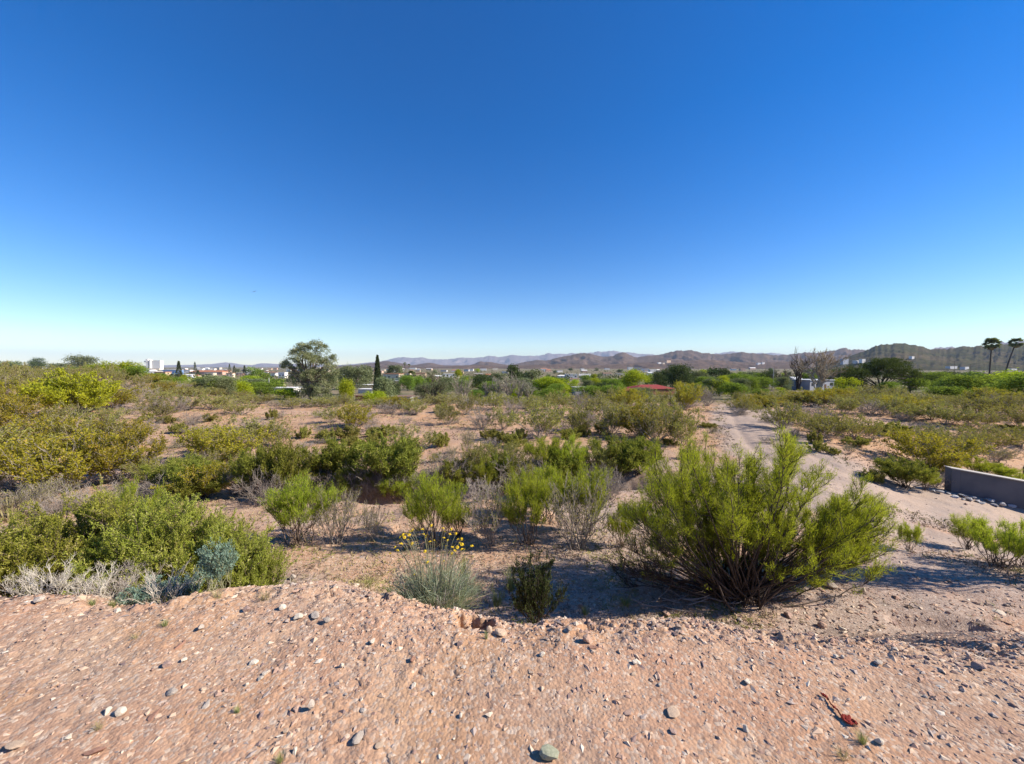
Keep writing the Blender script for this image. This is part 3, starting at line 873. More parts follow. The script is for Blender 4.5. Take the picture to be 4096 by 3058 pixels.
# ------------------------------------------------------------------ yellow flowering bush
def flower_bush():
    p = at_depth(1735, 3.0)
    p.z = float(surf(p.x, p.y)[0])
    root = empty('flowering_brittlebush', p)
    tag(root, 'grey-green rounded bush topped with yellow flowers at the lip of the bank', 'bush')
    rng = np.random.default_rng(9)
    n = 4200
    az = rng.uniform(0, 2 * math.pi, n)
    rho = np.sqrt(rng.uniform(0, 1, n))
    out = np.stack([np.cos(az) * 0.48, np.sin(az) * 0.36, np.zeros(n)], -1) * rho[:, None]
    H = 0.39 * (1 - 0.5 * rho ** 2) * rng.uniform(0.6, 1.05, n)
    H = H * (0.72 + 0.5 * _h(np.floor(az * 2.2), np.floor(rho * 2.5), 3))
    out[:, 0] += 0.05 * np.where(rng.uniform(size=n) < .3, 1, 0)
    s0 = rng.uniform(0.25, 0.85, n)
    P = out * (0.35 + 0.65 * s0)[:, None] * 0.85
    P[:, 2] = H * s0
    D = unit(out * 0.8 + np.array([0, 0, 0.33]) + rng.normal(size=(n, 3)) * 0.16)
    V, F = blades(P, D, rng.uniform(0.04, 0.17, n), rng.uniform(0.003, 0.0055, n), rng)
    tag(obj('foliage', mesh_np('brittle_foliage', V, F, M['brittle'], tint=np.repeat(rng.uniform(0, 1, n) ** 1.2, 3)), root), kind='stuff')
    fl = [(1560, 2215), (1540, 2250), (1580, 2190), (1600, 2150), (1612, 2140), (1625, 2136), (1637, 2140), (1650, 2122), (1632, 2160), (1648, 2175), (1605, 2176), (1592, 2205), (1590, 2202), (1690, 2118), (1695, 2137), (1705, 2145), (1725, 2103),
          (1737, 2163), (1720, 2167), (1773, 2114), (1780, 2128), (1776, 2152), (1790, 2162), (1805, 2118), (1800, 2137), (1824, 2135), (1832, 2158), (1846, 2157), (1838, 2174), (1848, 2178), (1784, 2187), (1810, 2190), (1820, 2203), (1808, 2215), (1847, 2198),
          (1858, 2199), (1700, 2206), (1728, 2208), (1700, 2232), (1710, 2250), (1775, 2246), (1592, 2202), (1657, 2300), (1888, 2184), (1830, 2190), (1640, 2128), (1618, 2150), (1553, 2290)]
    mb = MB()
    rg = random.Random(4)
    for k in range(11):                                   # petals
        a = k * 2 * math.pi / 11
        t = 0.22
        mb.add([(0, 0, 0.003), (0.0145 * math.cos(a - t), 0.0145 * math.sin(a - t), 0.002), (0.0175 * math.cos(a), 0.0175 * math.sin(a), -0.002), (0.0145 * math.cos(a + t), 0.0145 * math.sin(a + t), 0.002)], [(0, 1, 2, 3)])
    for k in range(6):                                    # raised centre
        a, b = k * math.pi / 3, (k + 1) * math.pi / 3
        mb.add([(0, 0, 0.012), (0.008 * math.cos(a), 0.008 * math.sin(a), 0.004), (0.008 * math.cos(b), 0.008 * math.sin(b), 0.004)], [(0, 1, 2)])
    fm = mb.mesh('flower_head', M['petal'])
    stalks = []
    for X, Y in fl:
        q = px_local(X, Y, p.y + rg.uniform(-0.22, 0.22), p)
        q[2] = max(q[2], 0.05)
        b = np.array([q[0] * 0.45, q[1] * 0.45, 0.02])
        stalks.append(bez(b, b + np.array([0, 0, q[2] * 0.6]) + (q - b) * 0.2, q, 6))
        o = obj('flower_head', fm, root)
        o.location = q
        o.rotation_euler = (rg.uniform(-0.2, 0.9), rg.uniform(-0.5, 0.7), rg.uniform(0, 6))
        k = rg.uniform(0.6, 0.95)
        o.scale = (k, k, k)
    V, F = tubes(np.array(stalks), np.full(len(fl), 0.0022), np.full(len(fl), 0.0014), 4, rng)
    obj('stalks', mesh_np('flower_stalks', V, F, M['stem_green'], smooth=True), root)
    st, _, _ = grow(99, H=0.36, W=0.8, nm=30, n2=5, n3=3, lpt=0, vase=0.5, r0=0.003)
    obj('stems', mesh_np('brittle_stems', st[0], st[1], M['stem_grey'], smooth=True), root)
flower_bush()

# ------------------------------------------------------------------ near plants
def near(key, X, D, wm, hm, label, cat='bush', group=None, rz=None, var=None):
    p = at_depth(X, D)
    p.z = float(surf(p.x, p.y)[0])
    return place(key, p, wm, hm, label, cat, group, rz=rz, var=var)
SG = 'pale green bushes massed behind the left part of the bank'
near('salt', 40, 3.8, 1.15, 0.95, 'pale green dense bush at the very left edge behind the bank', group=SG)
near('salt', 240, 4.0, 1.3, 1.12, 'pale green dense bush second from the left edge, behind bleached branches', group=SG)
near('salt', 440, 4.2, 1.3, 1.2, 'tallest pale green dense bush in the left mass', group=SG)
near('salt', 610, 3.9, 1.2, 1.08, 'pale green dense bush in the middle of the left mass', group=SG)
near('salt', 770, 4.05, 1.1, 1.02, 'pale green dense bush just above the bleached shrub by the stone pile', group=SG)
near('salt', 890, 3.9, 0.9, 0.9, 'pale green dense bush above the tall blue-green shrub', group=SG)
near('salt', 990, 4.0, 0.55, 0.75, 'pale green dense bush at the right end of the left mass', group=SG)
near('broom', 470, 5.4, 0.85, 0.8, 'fresh green feathery bush rising behind the left bush mass')
near('broom', 40, 4.6, 0.6, 0.6, 'low fresh green bush at the left edge under dry grass')
near('blue', 555, 2.9, 0.30, 0.17, 'low blue-green shrub at the foot of the bleached shrub on the bank')
near('blue', 850, 2.9, 0.27, 0.33, 'tall blue-green shrub on the left bank lip')
near('blue', 690, 3.0, 0.25, 0.22, 'blue-green shrub half hidden behind the bleached shrub', var=1)
WG = 'bleached dead shrubs along the left bank'
for X, D, wm, hm, l in ((30, 2.9, 0.34, 0.26, 'bleached dead shrub at the left edge of the bank'), (110, 2.86, 0.36, 0.26, 'short bleached dead shrub second from the left edge'),
                        (185, 2.85, 0.42, 0.32, 'pale thick-branched dead shrub left of the bank slabs'), (270, 2.92, 0.4, 0.22, 'tangled bleached shrub below the pale green bushes'), (350, 2.88, 0.4, 0.28, 'leaning bleached dead shrub third from the stone pile'),
                        (420, 2.95, 0.34, 0.24, 'bleached dead shrub beside the dark red grass'), (610, 2.86, 0.46, 0.34, 'bleached white fan-shaped dead shrub by the stone pile'), (730, 2.95, 0.45, 0.22, 'low grey dead shrub behind the stone pile'),
                        (1120, 4.2, 0.4, 0.3, 'small dry shrub right of the left bush mass'), (700, 4.5, 0.4, 1.1, 'tall bare grey twigs sticking out of the left bush mass')):
    near('white', X, D, wm * 0.9, hm * (0.82 if X != 610 else 0.95), l, group=WG)
near('dead', 470, 3.3, 0.5, 0.3, 'dark reddish dead brush under the left bush mass')
near('dark', 2150, 3.6, 0.52, 0.66, 'small shrub with shade tinted into its leaves, standing in the big bush shadow')
BG = 'green broom bushes in a row on the terrace'
bush(1190, 2190, 310, 235, 'broom', 'grey-green bush with dark bare base right of the left bush mass', BG)
bush(1350, 2170, 220, 215, 'dry', 'grey twiggy bush with green tips left of the yellow flowers')
bush(1490, 2165, 120, 150, 'dry', 'small leafless twig bush left of the yellow flowers')
bush(1735, 2180, 260, 270, 'broom', 'fresh green bush right behind the yellow flowers', BG)
bush(1835, 2150, 130, 140, 'broom', 'small round green bush right of the yellow flowers', BG)
bush(1960, 2185, 230, 230, 'dry', 'grey vase-shaped twig bush behind the bare terrace')
bush(2110, 2178, 230, 260, 'broom', 'tall grey-green bush above the shade-tinted shrub', BG)
bush(2320, 2190, 290, 270, 'dry', 'wide grey twig bush with open stems left of the big bush')
bush(2350, 2140, 240, 230, 'broom', 'fresh green bush behind the wide grey twig bush', BG)
bush(2180, 2090, 240, 210, 'broom', 'fresh green bush at the wash edge above the terrace row', BG)
bush(2490, 2190, 120, 150, 'broom', 'small dark green bush touching the big bush on its left', BG)
bush(3640, 2215, 90, 110, 'broom', 'small green bush right of the big bush', BG)
bush(3870, 2200, 140, 120, 'broom', 'small green bush left of the pair at the right edge', BG)
bush(4000, 2275, 210, 180, 'broom', 'rounded green bush with dark base near the right edge', BG)
bush(4100, 2270, 120, 160, 'broom', 'green bush cut off by the right edge', BG)
TG = 'grass tufts on the bank'
for X, Y, wp, hp, k, l in ((1475, 2350, 60, 70, 'tuft_green', 'upright green grass tuft left of the yellow flowering bush'), (1565, 2395, 55, 45, 'tuft_green', 'short green tuft below the yellow flowering bush'), (1700, 2392, 40, 70, 'tuft_dry', 'pale straw tuft below the yellow flowering bush'),
                           (1800, 2400, 90, 70, 'tuft_green', 'dark green tuft above the square bank stone'), (1860, 2340, 90, 170, 'tuft_green', 'tall green grass tuft at the right side of the flowering bush'), (1910, 2362, 70, 60, 'tuft_dry', 'straw tuft at the left end of the shadow'),
                           (1990, 2420, 90, 80, 'tuft_green', 'green grass tuft right above the hole'), (2045, 2360, 80, 120, 'tuft_green', 'tall thin tuft left of the shade-tinted shrub'), (2115, 2430, 100, 70, 'tuft_green', 'round yellowish tuft below the shade-tinted shrub'),
                           (2340, 2460, 60, 40, 'tuft_green', 'small tuft among the bank stones'), (2500, 2428, 80, 40, 'tuft_green', 'tuft at the left foot of the big bush shadow'), (395, 2915, 60, 50, 'tuft_dry', 'small dry tuft in the left foreground'),
                           (1060, 2400, 90, 40, 'tuft_dry', 'straw tuft on the pale bank left of centre'), (870, 2400, 70, 60, 'tuft_dry', 'golden tuft under the tall blue-green shrub'), (370, 2440, 50, 35, 'tuft_green', 'tiny green tuft on the left bank'),
                           (450, 2440, 60, 40, 'tuft_green', 'green tuft left of the square white stone'), (3450, 2975, 70, 55, 'tuft_green', 'small tuft by the white stone at lower right'), (3370, 3030, 90, 50, 'tuft_dry', 'brownish tuft at the bottom right'),
                           (1945, 2560, 30, 45, 'tuft_green', 'tiny tuft beside the round stone below the hole'), (950, 2858, 40, 35, 'tuft_green', 'tiny tuft among stones left of centre'), (1120, 3050, 60, 50, 'tuft_green', 'tuft at the bottom edge left of centre'),
                           (540, 2555, 50, 25, 'tuft_dry', 'tiny dry tuft below the left bank'), (660, 2505, 50, 30, 'tuft_green', 'low tuft below the stone pile')):
    bush(X, Y, wp, hp, k, l, TG, dmin=1.2, cat='grass')

for X, Y, wp, hp, l in ((40, 2085, 220, 130, 'tall straw grass clump at the left edge above the bush mass'), (150, 2060, 180, 110, 'tall straw grass clump second from the left edge'), (290, 2050, 170, 110, 'tall straw grass clump above the pale green bushes'), (420, 2035, 150, 90, 'tall straw grass clump left of the green bush behind the mass'),
                        (1660, 2060, 120, 90, 'pale dry grass clump behind the flowering bush'), (2060, 2060, 120, 90, 'pale dry grass clump in front of the wash'), (1310, 2040, 130, 80, 'pale dry grass clump at the near edge of the wash')):
    bush(X, Y, wp, hp, 'tuft_dry', l, 'tall dry grass clumps', dmin=4.5, cat='grass')

# ------------------------------------------------------------------ bushes of the middle ground
MG = 'scrub bushes of the middle ground'
mid = [
 # the left hillside
 (60, 1960, 330, 230, 'creo_y'), (270, 1965, 380, 260, 'creo_y'), (470, 1930, 320, 230, 'creo_y'), (120, 1840, 320, 200, 'creo_y'), (330, 1810, 300, 180, 'creo'), (470, 1790, 220, 130, 'creo_y'),
 (30, 1740, 260, 170, 'creo_y'), (200, 1720, 200, 110, 'creo'), (80, 1640, 200, 130, 'creo_y'), (420, 1700, 170, 80, 'creo'), (20, 1590, 190, 120, 'creo'),
 (300, 1668, 270, 165, 'palo'), (440, 1640, 200, 110, 'creo_y'), (150, 1560, 170, 90, 'creo'), (30, 1530, 150, 90, 'creo'), (240, 1550, 160, 80, 'creo'), (560, 1610, 120, 70, 'dead'), (480, 1590, 110, 60, 'dead'), (390, 1580, 150, 70, 'creo'),
 (640, 1680, 140, 70, 'creo'), (530, 1660, 110, 50, 'dead'), (700, 1650, 150, 60, 'dead'), (610, 1640, 150, 60, 'creo'), (560, 1570, 160, 60, 'creo'), (650, 1600, 130, 50, 'creo'), (300, 1540, 120, 60, 'creo'), (90, 1540, 120, 60, 'dead'),
 # sandy opening on the left
 (600, 1730, 90, 60, 'dead'), (590, 1685, 50, 30, 'low'), (665, 1695, 70, 30, 'low'), (715, 1735, 70, 40, 'low'), (770, 1700, 110, 50, 'dead'), (840, 1690, 60, 30, 'low'),
 (880, 1850, 330, 140, 'creo_y'), (960, 1790, 260, 110, 'creo'), (1110, 1790, 190, 100, 'creo'), (1010, 1720, 160, 50, 'dead'), (760, 1640, 160, 70, 'creo'), (860, 1640, 170, 60, 'creo'), (960, 1660, 160, 60, 'creo'),
 # the wash
 (590, 1910, 150, 110, 'dead'), (800, 1915, 160, 100, 'dead'), (720, 1960, 230, 120, 'broom_mid'), (830, 1990, 260, 130, 'creo_y'), (960, 1990, 140, 110, 'dead'), (1020, 1985, 180, 180, 'broom_mid'), (1140, 1990, 200, 210, 'broom_mid'),
 (1250, 1985, 140, 110, 'dead'), (1340, 1930, 240, 160, 'broom_mid'), (1420, 1990, 160, 120, 'broom_mid'), (1580, 1960, 290, 190, 'broom_mid'), (1480, 2000, 160, 100, 'dead'), (1600, 2020, 180, 110, 'broom'), (1680, 1990, 120, 90, 'dry'),
 (1640, 1830, 220, 120, 'creo'), (1760, 1790, 90, 60, 'low'), (1830, 1960, 160, 110, 'broom_mid'), (1900, 1900, 150, 120, 'creo_near'), (1940, 1990, 120, 130, 'broom'), (2050, 1980, 230, 160, 'dead'), (2010, 1880, 220, 110, 'creo_near'), (2150, 1960, 200, 120, 'dead'),
 (2180, 1890, 180, 130, 'broom'), (2270, 1910, 190, 140, 'broom'), (2390, 1930, 200, 140, 'creo_near'), (2470, 1920, 220, 160, 'broom_mid'), (2560, 1900, 160, 140, 'broom_mid'), (2290, 1960, 160, 80, 'dead'), (2440, 2000, 150, 90, 'dead'),
 (1870, 1815, 70, 100, 'dry'), (1960, 1760, 90, 40, 'low'), (2010, 1770, 80, 40, 'low'), (2050, 1790, 100, 50, 'low'), (2080, 1760, 70, 40, 'low'), (1550, 1745, 100, 40, 'low'), (1490, 1740, 40, 30, 'low'), (1390, 1760, 110, 50, 'low'), (1310, 1770, 90, 50, 'low'), (1810, 1850, 50, 60, 'dry'),
 (640, 2010, 220, 110, 'dead'), (500, 2010, 170, 90, 'dead'), (330, 2040, 200, 110, 'dead'), (180, 2020, 200, 120, 'dry'), (60, 2070, 200, 130, 'dry'), (240, 2070, 200, 100, 'dead'),
 # the sandy rise in the centre
 (1420, 1710, 160, 90, 'creo_y'), (1450, 1700, 120, 70, 'dead'), (1330, 1690, 130, 60, 'creo'), (1620, 1700, 70, 40, 'dead'), (1790, 1700, 120, 90, 'creo'), (1930, 1715, 140, 80, 'dead'), (2010, 1720, 130, 90, 'creo'), (2170, 1755, 260, 150, 'creo'),
 (2290, 1730, 160, 110, 'creo'), (2440, 1750, 230, 140, 'creo'), (2350, 1720, 150, 90, 'dead'), (2620, 1770, 260, 170, 'creo'), (2560, 1745, 200, 130, 'creo_y'), (2720, 1780, 200, 160, 'creo'), (2480, 1690, 150, 90, 'creo'), (2620, 1690, 180, 90, 'creo'), (2360, 1670, 160, 80, 'creo'),
 (2330, 1640, 100, 80, 'dead'), (1660, 1660, 130, 60, 'creo'), (1560, 1655, 120, 50, 'dead'), (1870, 1660, 150, 80, 'creo'), (2050, 1660, 110, 60, 'dead'), (1980, 1640, 160, 70, 'creo'), (2150, 1650, 140, 60, 'creo'), (2230, 1640, 150, 70, 'creo'), (2740, 1640, 120, 110, 'creo_y'), (2680, 1630, 130, 70, 'creo'),
 (2520, 1640, 150, 80, 'creo_y'), (2430, 1625, 130, 70, 'creo'), (2830, 1625, 110, 70, 'dead'), (2800, 1610, 110, 70, 'creo'),
 # both sides of the track and the right
 (2960, 1652, 130, 60, 'creo'), (2990, 1640, 110, 45, 'creo_y'), (3060, 1630, 100, 40, 'low'), (3130, 1715, 230, 105, 'creo'), (3300, 1755, 220, 110, 'creo'), (3250, 1670, 140, 50, 'dead'), (3210, 1700, 150, 60, 'creo'), (3420, 1755, 190, 95, 'creo'),
 (3490, 1760, 120, 70, 'creo'), (3260, 1775, 60, 45, 'low'), (3370, 1660, 150, 70, 'creo'), (3400, 1640, 160, 60, 'creo'), (3480, 1660, 150, 60, 'dead'), (3560, 1660, 170, 70, 'creo'), (3640, 1680, 160, 60, 'creo'), (3720, 1680, 170, 70, 'creo'), (3620, 1640, 170, 60, 'creo_y'),
 (3780, 1700, 180, 70, 'creo'), (3880, 1710, 180, 70, 'creo'), (3900, 1670, 200, 80, 'creo'), (4020, 1680, 220, 90, 'creo'), (4080, 1720, 200, 90, 'creo'), (3650, 1740, 120, 50, 'dead'), (3690, 1780, 160, 60, 'creo'), (3800, 1790, 220, 80, 'creo'), (3560, 1740, 130, 50, 'low'),
 (3960, 1800, 240, 90, 'creo'), (4090, 1790, 200, 90, 'creo'), (3700, 1870, 290, 140, 'creo_y'), (3620, 1950, 180, 110, 'broom_mid'), (3700, 1962, 80, 80, 'broom'), (3740, 1950, 130, 60, 'dead'), (3500, 1925, 90, 50, 'low'), (3860, 1840, 140, 90, 'creo'), (3980, 1850, 160, 60, 'dry'), (3760, 1900, 130, 80, 'creo_y'),
 (3330, 1820, 60, 25, 'low'), (2960, 1610, 90, 40, 'creo'), (3100, 1610, 120, 50, 'creo'), (3180, 1615, 140, 55, 'creo'), (3260, 1625, 150, 60, 'creo_y'), (3330, 1610, 150, 60, 'creo_y'), (3420, 1605, 150, 55, 'creo'), (3500, 1610, 160, 60, 'creo'), (3570, 1610, 150, 60, 'creo'),
 (3080, 1690, 70, 30, 'dead'), (3990, 1930, 150, 60, 'broom'), (4060, 1950, 120, 50, 'broom'), (3900, 1900, 130, 60, 'broom')]
rg = random.Random(91)
for i in range(22):
    X = 640 + i * 86 + rg.uniform(-30, 30)
    mid.append((X, rg.uniform(1925, 2015), rg.uniform(130, 230), rg.uniform(80, 150), rg.choice(['broom_mid', 'broom_mid', 'dead', 'creo_near', 'dead'])))
for X, Y, wp, hp, k in mid:
    bush(X, Y, wp, hp * (0.86 if X < 560 and k != 'palo' else 1.0), k, None, MG, dmin=4.2)
# the crest: bushes shoulder to shoulder where the terrace breaks off to the valley
rg = random.Random(17)
X = 660
while X < 4150:
    D = rg.uniform(25, 31)
    k = rg.choice(['creo', 'creo', 'creo_y', 'creo', 'dead', 'creo'])
    p = at_depth(X, D)
    hm, wm = rg.uniform(0.75, 1.2) * float(np.interp(X, [660, 1000, 1900, 2100, 2800, 3100, 3500, 4100], [0.9, 0.7, 0.65, 0.7, 0.7, 0.75, 0.9, 1.2])) * (0.75 if k == 'dead' else 1), rg.uniform(1.6, 2.6)
    if not 2760 < X < 2960:
        place(k, p, wm, hm, auto_label(k, X, 0, D), group='bushes along the far crest', X=X)
    X += rg.uniform(28, 60)
X = -120
while X < 760:                                            # the back of the left hillside, up against the sky
    D = rg.uniform(30, 46)
    k = rg.choice(['creo', 'creo', 'creo_y', 'creo', 'dead'])
    place(k, at_depth(X, D), rg.uniform(1.8, 3.0), rg.uniform(1.1, 1.7) * (0.65 if X > 480 else 1), auto_label(k, X, 0, D), group='bushes on the left hillside', X=X)
    X += rg.uniform(30, 60)
# the scrub goes on past both edges of the picture
for i in range(22):
    X, D = (rg.uniform(-900, -170), rg.uniform(8, 42)) if i < 16 else (rg.uniform(4300, 4800), rg.uniform(16, 34))
    k = rg.choice(['creo', 'creo_y', 'creo'])
    place(k, at_depth(X, D), rg.uniform(2.0, 3.4), rg.uniform(1.1, 1.7), auto_label(k, X, 0, D), group='bushes beyond the picture edges', X=X)
# small dry plants dotted over the open soil
for i in range(90):
    X, Y = rg.uniform(520, 4090), rg.uniform(1640, 1860)
    bush(X, Y, rg.uniform(40, 110), rg.uniform(18, 46), rg.choice(['low', 'dead', 'low', 'dry', 'creo', 'dead', 'creo']), None, MG, dmin=9)

# ------------------------------------------------------------------ trees
def crown(seed, lobes, ncl, lpc, cr, ls, shell=0.55):
    rng = np.random.default_rng(seed)
    Lb = np.array(lobes, float)
    vol = np.prod(Lb[:, 3:], axis=1) ** 0.75
    w_ = vol / vol.sum()
    li = rng.choice(len(Lb), ncl, p=w_)
    d = unit(rng.normal(size=(ncl, 3)))
    d[:, 2] = np.where(d[:, 2] < -0.35, -d[:, 2], d[:, 2])
    rr = shell + (1 - shell) * rng.uniform(0, 1, ncl) ** 0.5
    c = Lb[li, :3] + d * Lb[li, 3:] * rr[:, None]
    n = ncl * lpc
    P = np.repeat(c, lpc, 0) + rng.normal(size=(n, 3)) * cr * np.array([1, 1, 0.75])
    D = unit(rng.normal(size=(n, 3)))
    V, F = blades(P, D, ls * rng.uniform(0.6, 1.4, n), ls * 0.62 * rng.uniform(0.6, 1.3, n), rng, True)
    ti = np.clip(np.repeat(rng.uniform(0, 0.8, ncl), lpc) + rng.uniform(-.12, .25, n), 0, 1)
    return (V, F), np.repeat(ti, 4)
def limbs(seed, lobes, r0, trunk_h, base=(0, 0, 0), n_extra=10, lean=(0, 0)):
    rng = np.random.default_rng(seed)
    fork = np.array([lean[0], lean[1], trunk_h])
    b = np.array([0, 0, -0.3])
    parts = [tubes(bez(b, b * 0.5 + fork * 0.5 + np.array([lean[0] * -.2, 0, 0]), fork, 6)[None], [r0], [r0 * 0.7], 8, rng)]
    bl = []
    for L in lobes:
        e = np.array(L[:3]) + rng.normal(size=3) * 0.2 * np.array(L[3:])
        m = fork * 0.55 + e * 0.45 + np.array([0, 0, 0.1 * (e[2] - fork[2])]) + rng.normal(size=3) * 0.06 * trunk_h
        bl.append(bez(fork + rng.normal(size=3) * r0 * 0.2, m, e, 7))
    for k in range(n_extra):
        s = bl[rng.integers(len(lobes))]
        i = rng.integers(2, 6)
        L = lobes[rng.integers(len(lobes))]
        e = s[i] + (np.array(L[:3]) - s[i]) * rng.uniform(0.3, 0.8) + rng.normal(size=3) * 0.3 * np.array(L[3:])
        bl.append(bez(s[i], (s[i] + e) / 2 + rng.normal(size=3) * 0.1 * trunk_h, e, 7))
    parts.append(tubes(np.array(bl), np.full(len(bl), r0 * 0.5), np.full(len(bl), r0 * 0.1), 5, rng))
    return join(parts)
def tree_species(key, n, name, leaf, bark, H, W, nl, ncl, lpc, cr, ls, trunk, r0, flat=0.5, low=0.35):
    out = []
    for i in range(n):
        rng = np.random.default_rng(hash_str(key) + i * 31)
        lobes = []
        for j in range(nl):
            a = rng.uniform(0, 6.283)
            rho = rng.uniform(0.15, 0.62) * W / 2
            rx = W * rng.uniform(0.16, 0.30)
            rz = rx * rng.uniform(flat * 0.8, flat * 1.5)
            z = rng.uniform(low, 1.0) * H * (1 - 0.35 * (rho / (W / 2)) ** 2)
            lobes.append((rho * math.cos(a), rho * math.sin(a), min(z, H - rz), rx, rx, rz))
        (V, F), ti = crown(hash_str(key) + i, lobes, ncl, lpc, cr, ls)
        tv, tf = limbs(hash_str(key) + i, lobes, r0, trunk)
        out.append((mesh_np(key + '_trunk', tv, tf, M[bark], smooth=True), mesh_np(key + '_crown', V, F, M[leaf], tint=ti)))
    SP[key] = dict(var=out, H=H, W=W, name=name, parts=('trunk', 'crown'))
for key, leaf, nm_ in (('mesq', 'mesq', 'mesquite_tree'), ('bright', 'mesq_bright', 'mesquite_tree'), ('olive', 'olive', 'olive_green_tree'), ('deepm', 'deep', 'evergreen_tree')):
    tree_species(key, 3, nm_, leaf, 'bark', 4.2, 5.0, 14, 260, 26, 0.30, 0.20, 0.6, 0.15, 0.95, 0.10)
for key, leaf, nm_ in (('fmesq', 'mesq', 'mesquite_tree'), ('folive', 'olive', 'olive_green_tree'), ('fdeep', 'deep', 'evergreen_tree'), ('fbright', 'mesq_bright', 'mesquite_tree')):
    tree_species(key, 3, nm_, leaf, 'bark', 6.0, 6.0, 7, 70, 16, 0.55, 0.55, 0.9, 0.2, 1.0, 0.1)

TT = {'mesq': 'leafy green tree', 'bright': 'bright yellow-green tree', 'olive': 'soft olive-green tree', 'deepm': 'dark green tree', 'fmesq': 'leafy green tree', 'folive': 'grey-green tree', 'fdeep': 'dark evergreen tree', 'fbright': 'yellow-green tree'}
def tree(X, Y, wp, hp, key, label=None, dmin=42.0, group='trees in the valley'):
    p = hit(X, Y, dmin)
    k = p.y / FPX
    if label:
        return place(key, p, wp * k, hp * k, label, 'tree', group)
    zone = 'past the crest' if p.y < 75 else 'among the houses' if p.y < 420 else 'far across the valley'
    size = 'wide' if wp > 110 else 'small' if wp < 55 else 'rounded'
    return place(key, p, wp * k, hp * k, '%s %s %s, %s' % (size, TT[key], zone, where(X)), 'tree', group, X=X)
for a in [(155, 1492, 66, 58, 'deepm'), (335, 1502, 100, 78, 'olive'), (410, 1522, 120, 56, 'mesq'), (480, 1528, 150, 74, 'bright'), (540, 1530, 110, 60, 'mesq'), (230, 1505, 90, 50, 'olive'), (60, 1505, 110, 56, 'olive'), (280, 1515, 100, 45, 'mesq'),
          (780, 1566, 120, 58, 'bright'), (850, 1574, 140, 62, 'olive'), (920, 1577, 150, 60, 'olive'), (900, 1552, 100, 42, 'mesq'), (990, 1574, 150, 56, 'olive'), (1010, 1545, 90, 40, 'bright'), (1060, 1590, 130, 60, 'mesq'), (1150, 1600, 120, 45, 'bright'), (700, 1560, 130, 45, 'mesq'), (620, 1550, 110, 40, 'mesq'), (730, 1540, 40, 40, 'bright'),
          (1100, 1560, 90, 45, 'fmesq'), (1050, 1530, 60, 50, 'fmesq'), (1010, 1512, 55, 48, 'fmesq'), (1410, 1560, 140, 95, 'olive'), (1350, 1545, 70, 60, 'olive'), (1465, 1540, 70, 80, 'folive'), (1385, 1622, 80, 100, 'bright'), (1540, 1622, 110, 110, 'olive'), (1500, 1628, 100, 60, 'bright'), (1560, 1515, 40, 50, 'fdeep'), (1596, 1515, 60, 50, 'folive'),
          (1632, 1565, 66, 60, 'mesq'), (1672, 1560, 80, 55, 'mesq'), (1690, 1600, 70, 60, 'olive'), (1610, 1545, 50, 45, 'folive'), (1580, 1590, 50, 60, 'deepm'), (1780, 1580, 100, 70, 'olive'), (1920, 1560, 110, 60, 'deepm'), (1960, 1600, 100, 70, 'mesq'), (1830, 1530, 40, 48, 'fbright'),
          (2060, 1545, 80, 80, 'fdeep'), (2130, 1548, 90, 70, 'folive'), (2000, 1550, 80, 55, 'folive'), (2060, 1592, 80, 60, 'bright'), (2110, 1580, 60, 50, 'deepm'), (2170, 1576, 110, 66, 'bright'), (2235, 1576, 90, 60, 'bright'), (2290, 1574, 70, 55, 'bright'), (2345, 1572, 70, 50, 'olive'), (2385, 1570, 70, 55, 'bright'), (2430, 1568, 80, 50, 'mesq'),
          (2250, 1545, 60, 40, 'fdeep'), (2340, 1540, 50, 40, 'fmesq'), (2480, 1560, 90, 40, 'mesq'), (2530, 1562, 120, 80, 'bright'), (2590, 1545, 60, 48, 'fmesq'), (2450, 1605, 150, 60, 'mesq'), (2350, 1605, 120, 60, 'mesq'), (2560, 1600, 110, 50, 'olive'), (2200, 1610, 120, 55, 'mesq'), (2640, 1556, 70, 70, 'deepm'), (2715, 1562, 130, 100, 'deepm'), (2690, 1552, 80, 80, 'deepm'),
          (2790, 1552, 80, 66, 'olive'), (2850, 1542, 80, 66, 'fdeep'), (2905, 1548, 80, 70, 'fdeep'), (2960, 1566, 110, 66, 'mesq'), (3030, 1570, 120, 60, 'mesq'), (2880, 1575, 120, 45, 'mesq'), (3070, 1552, 80, 70, 'deepm'), (2990, 1540, 60, 50, 'folive'), (2820, 1580, 100, 40, 'mesq'), (3130, 1565, 80, 55, 'olive'), (3230, 1545, 110, 50, 'mesq'),
          (3370, 1560, 120, 86, 'deepm'), (3390, 1592, 100, 80, 'bright'), (3330, 1600, 100, 45, 'mesq'), (3640, 1572, 140, 60, 'mesq'), (3720, 1556, 140, 66, 'mesq'), (3800, 1548, 120, 60, 'deepm'), (3830, 1572, 150, 70, 'mesq'), (3560, 1575, 100, 45, 'mesq'), (3900, 1605, 220, 100, 'mesq'), (4010, 1600, 220, 110, 'bright'), (4100, 1625, 230, 130, 'mesq'), (3780, 1610, 150, 60, 'mesq'),
          (3880, 1512, 70, 28, 'fdeep'), (3940, 1530, 110, 45, 'fmesq'), (4060, 1530, 110, 40, 'fmesq'), (3700, 1520, 60, 24, 'fdeep')]:
    tree(*a)
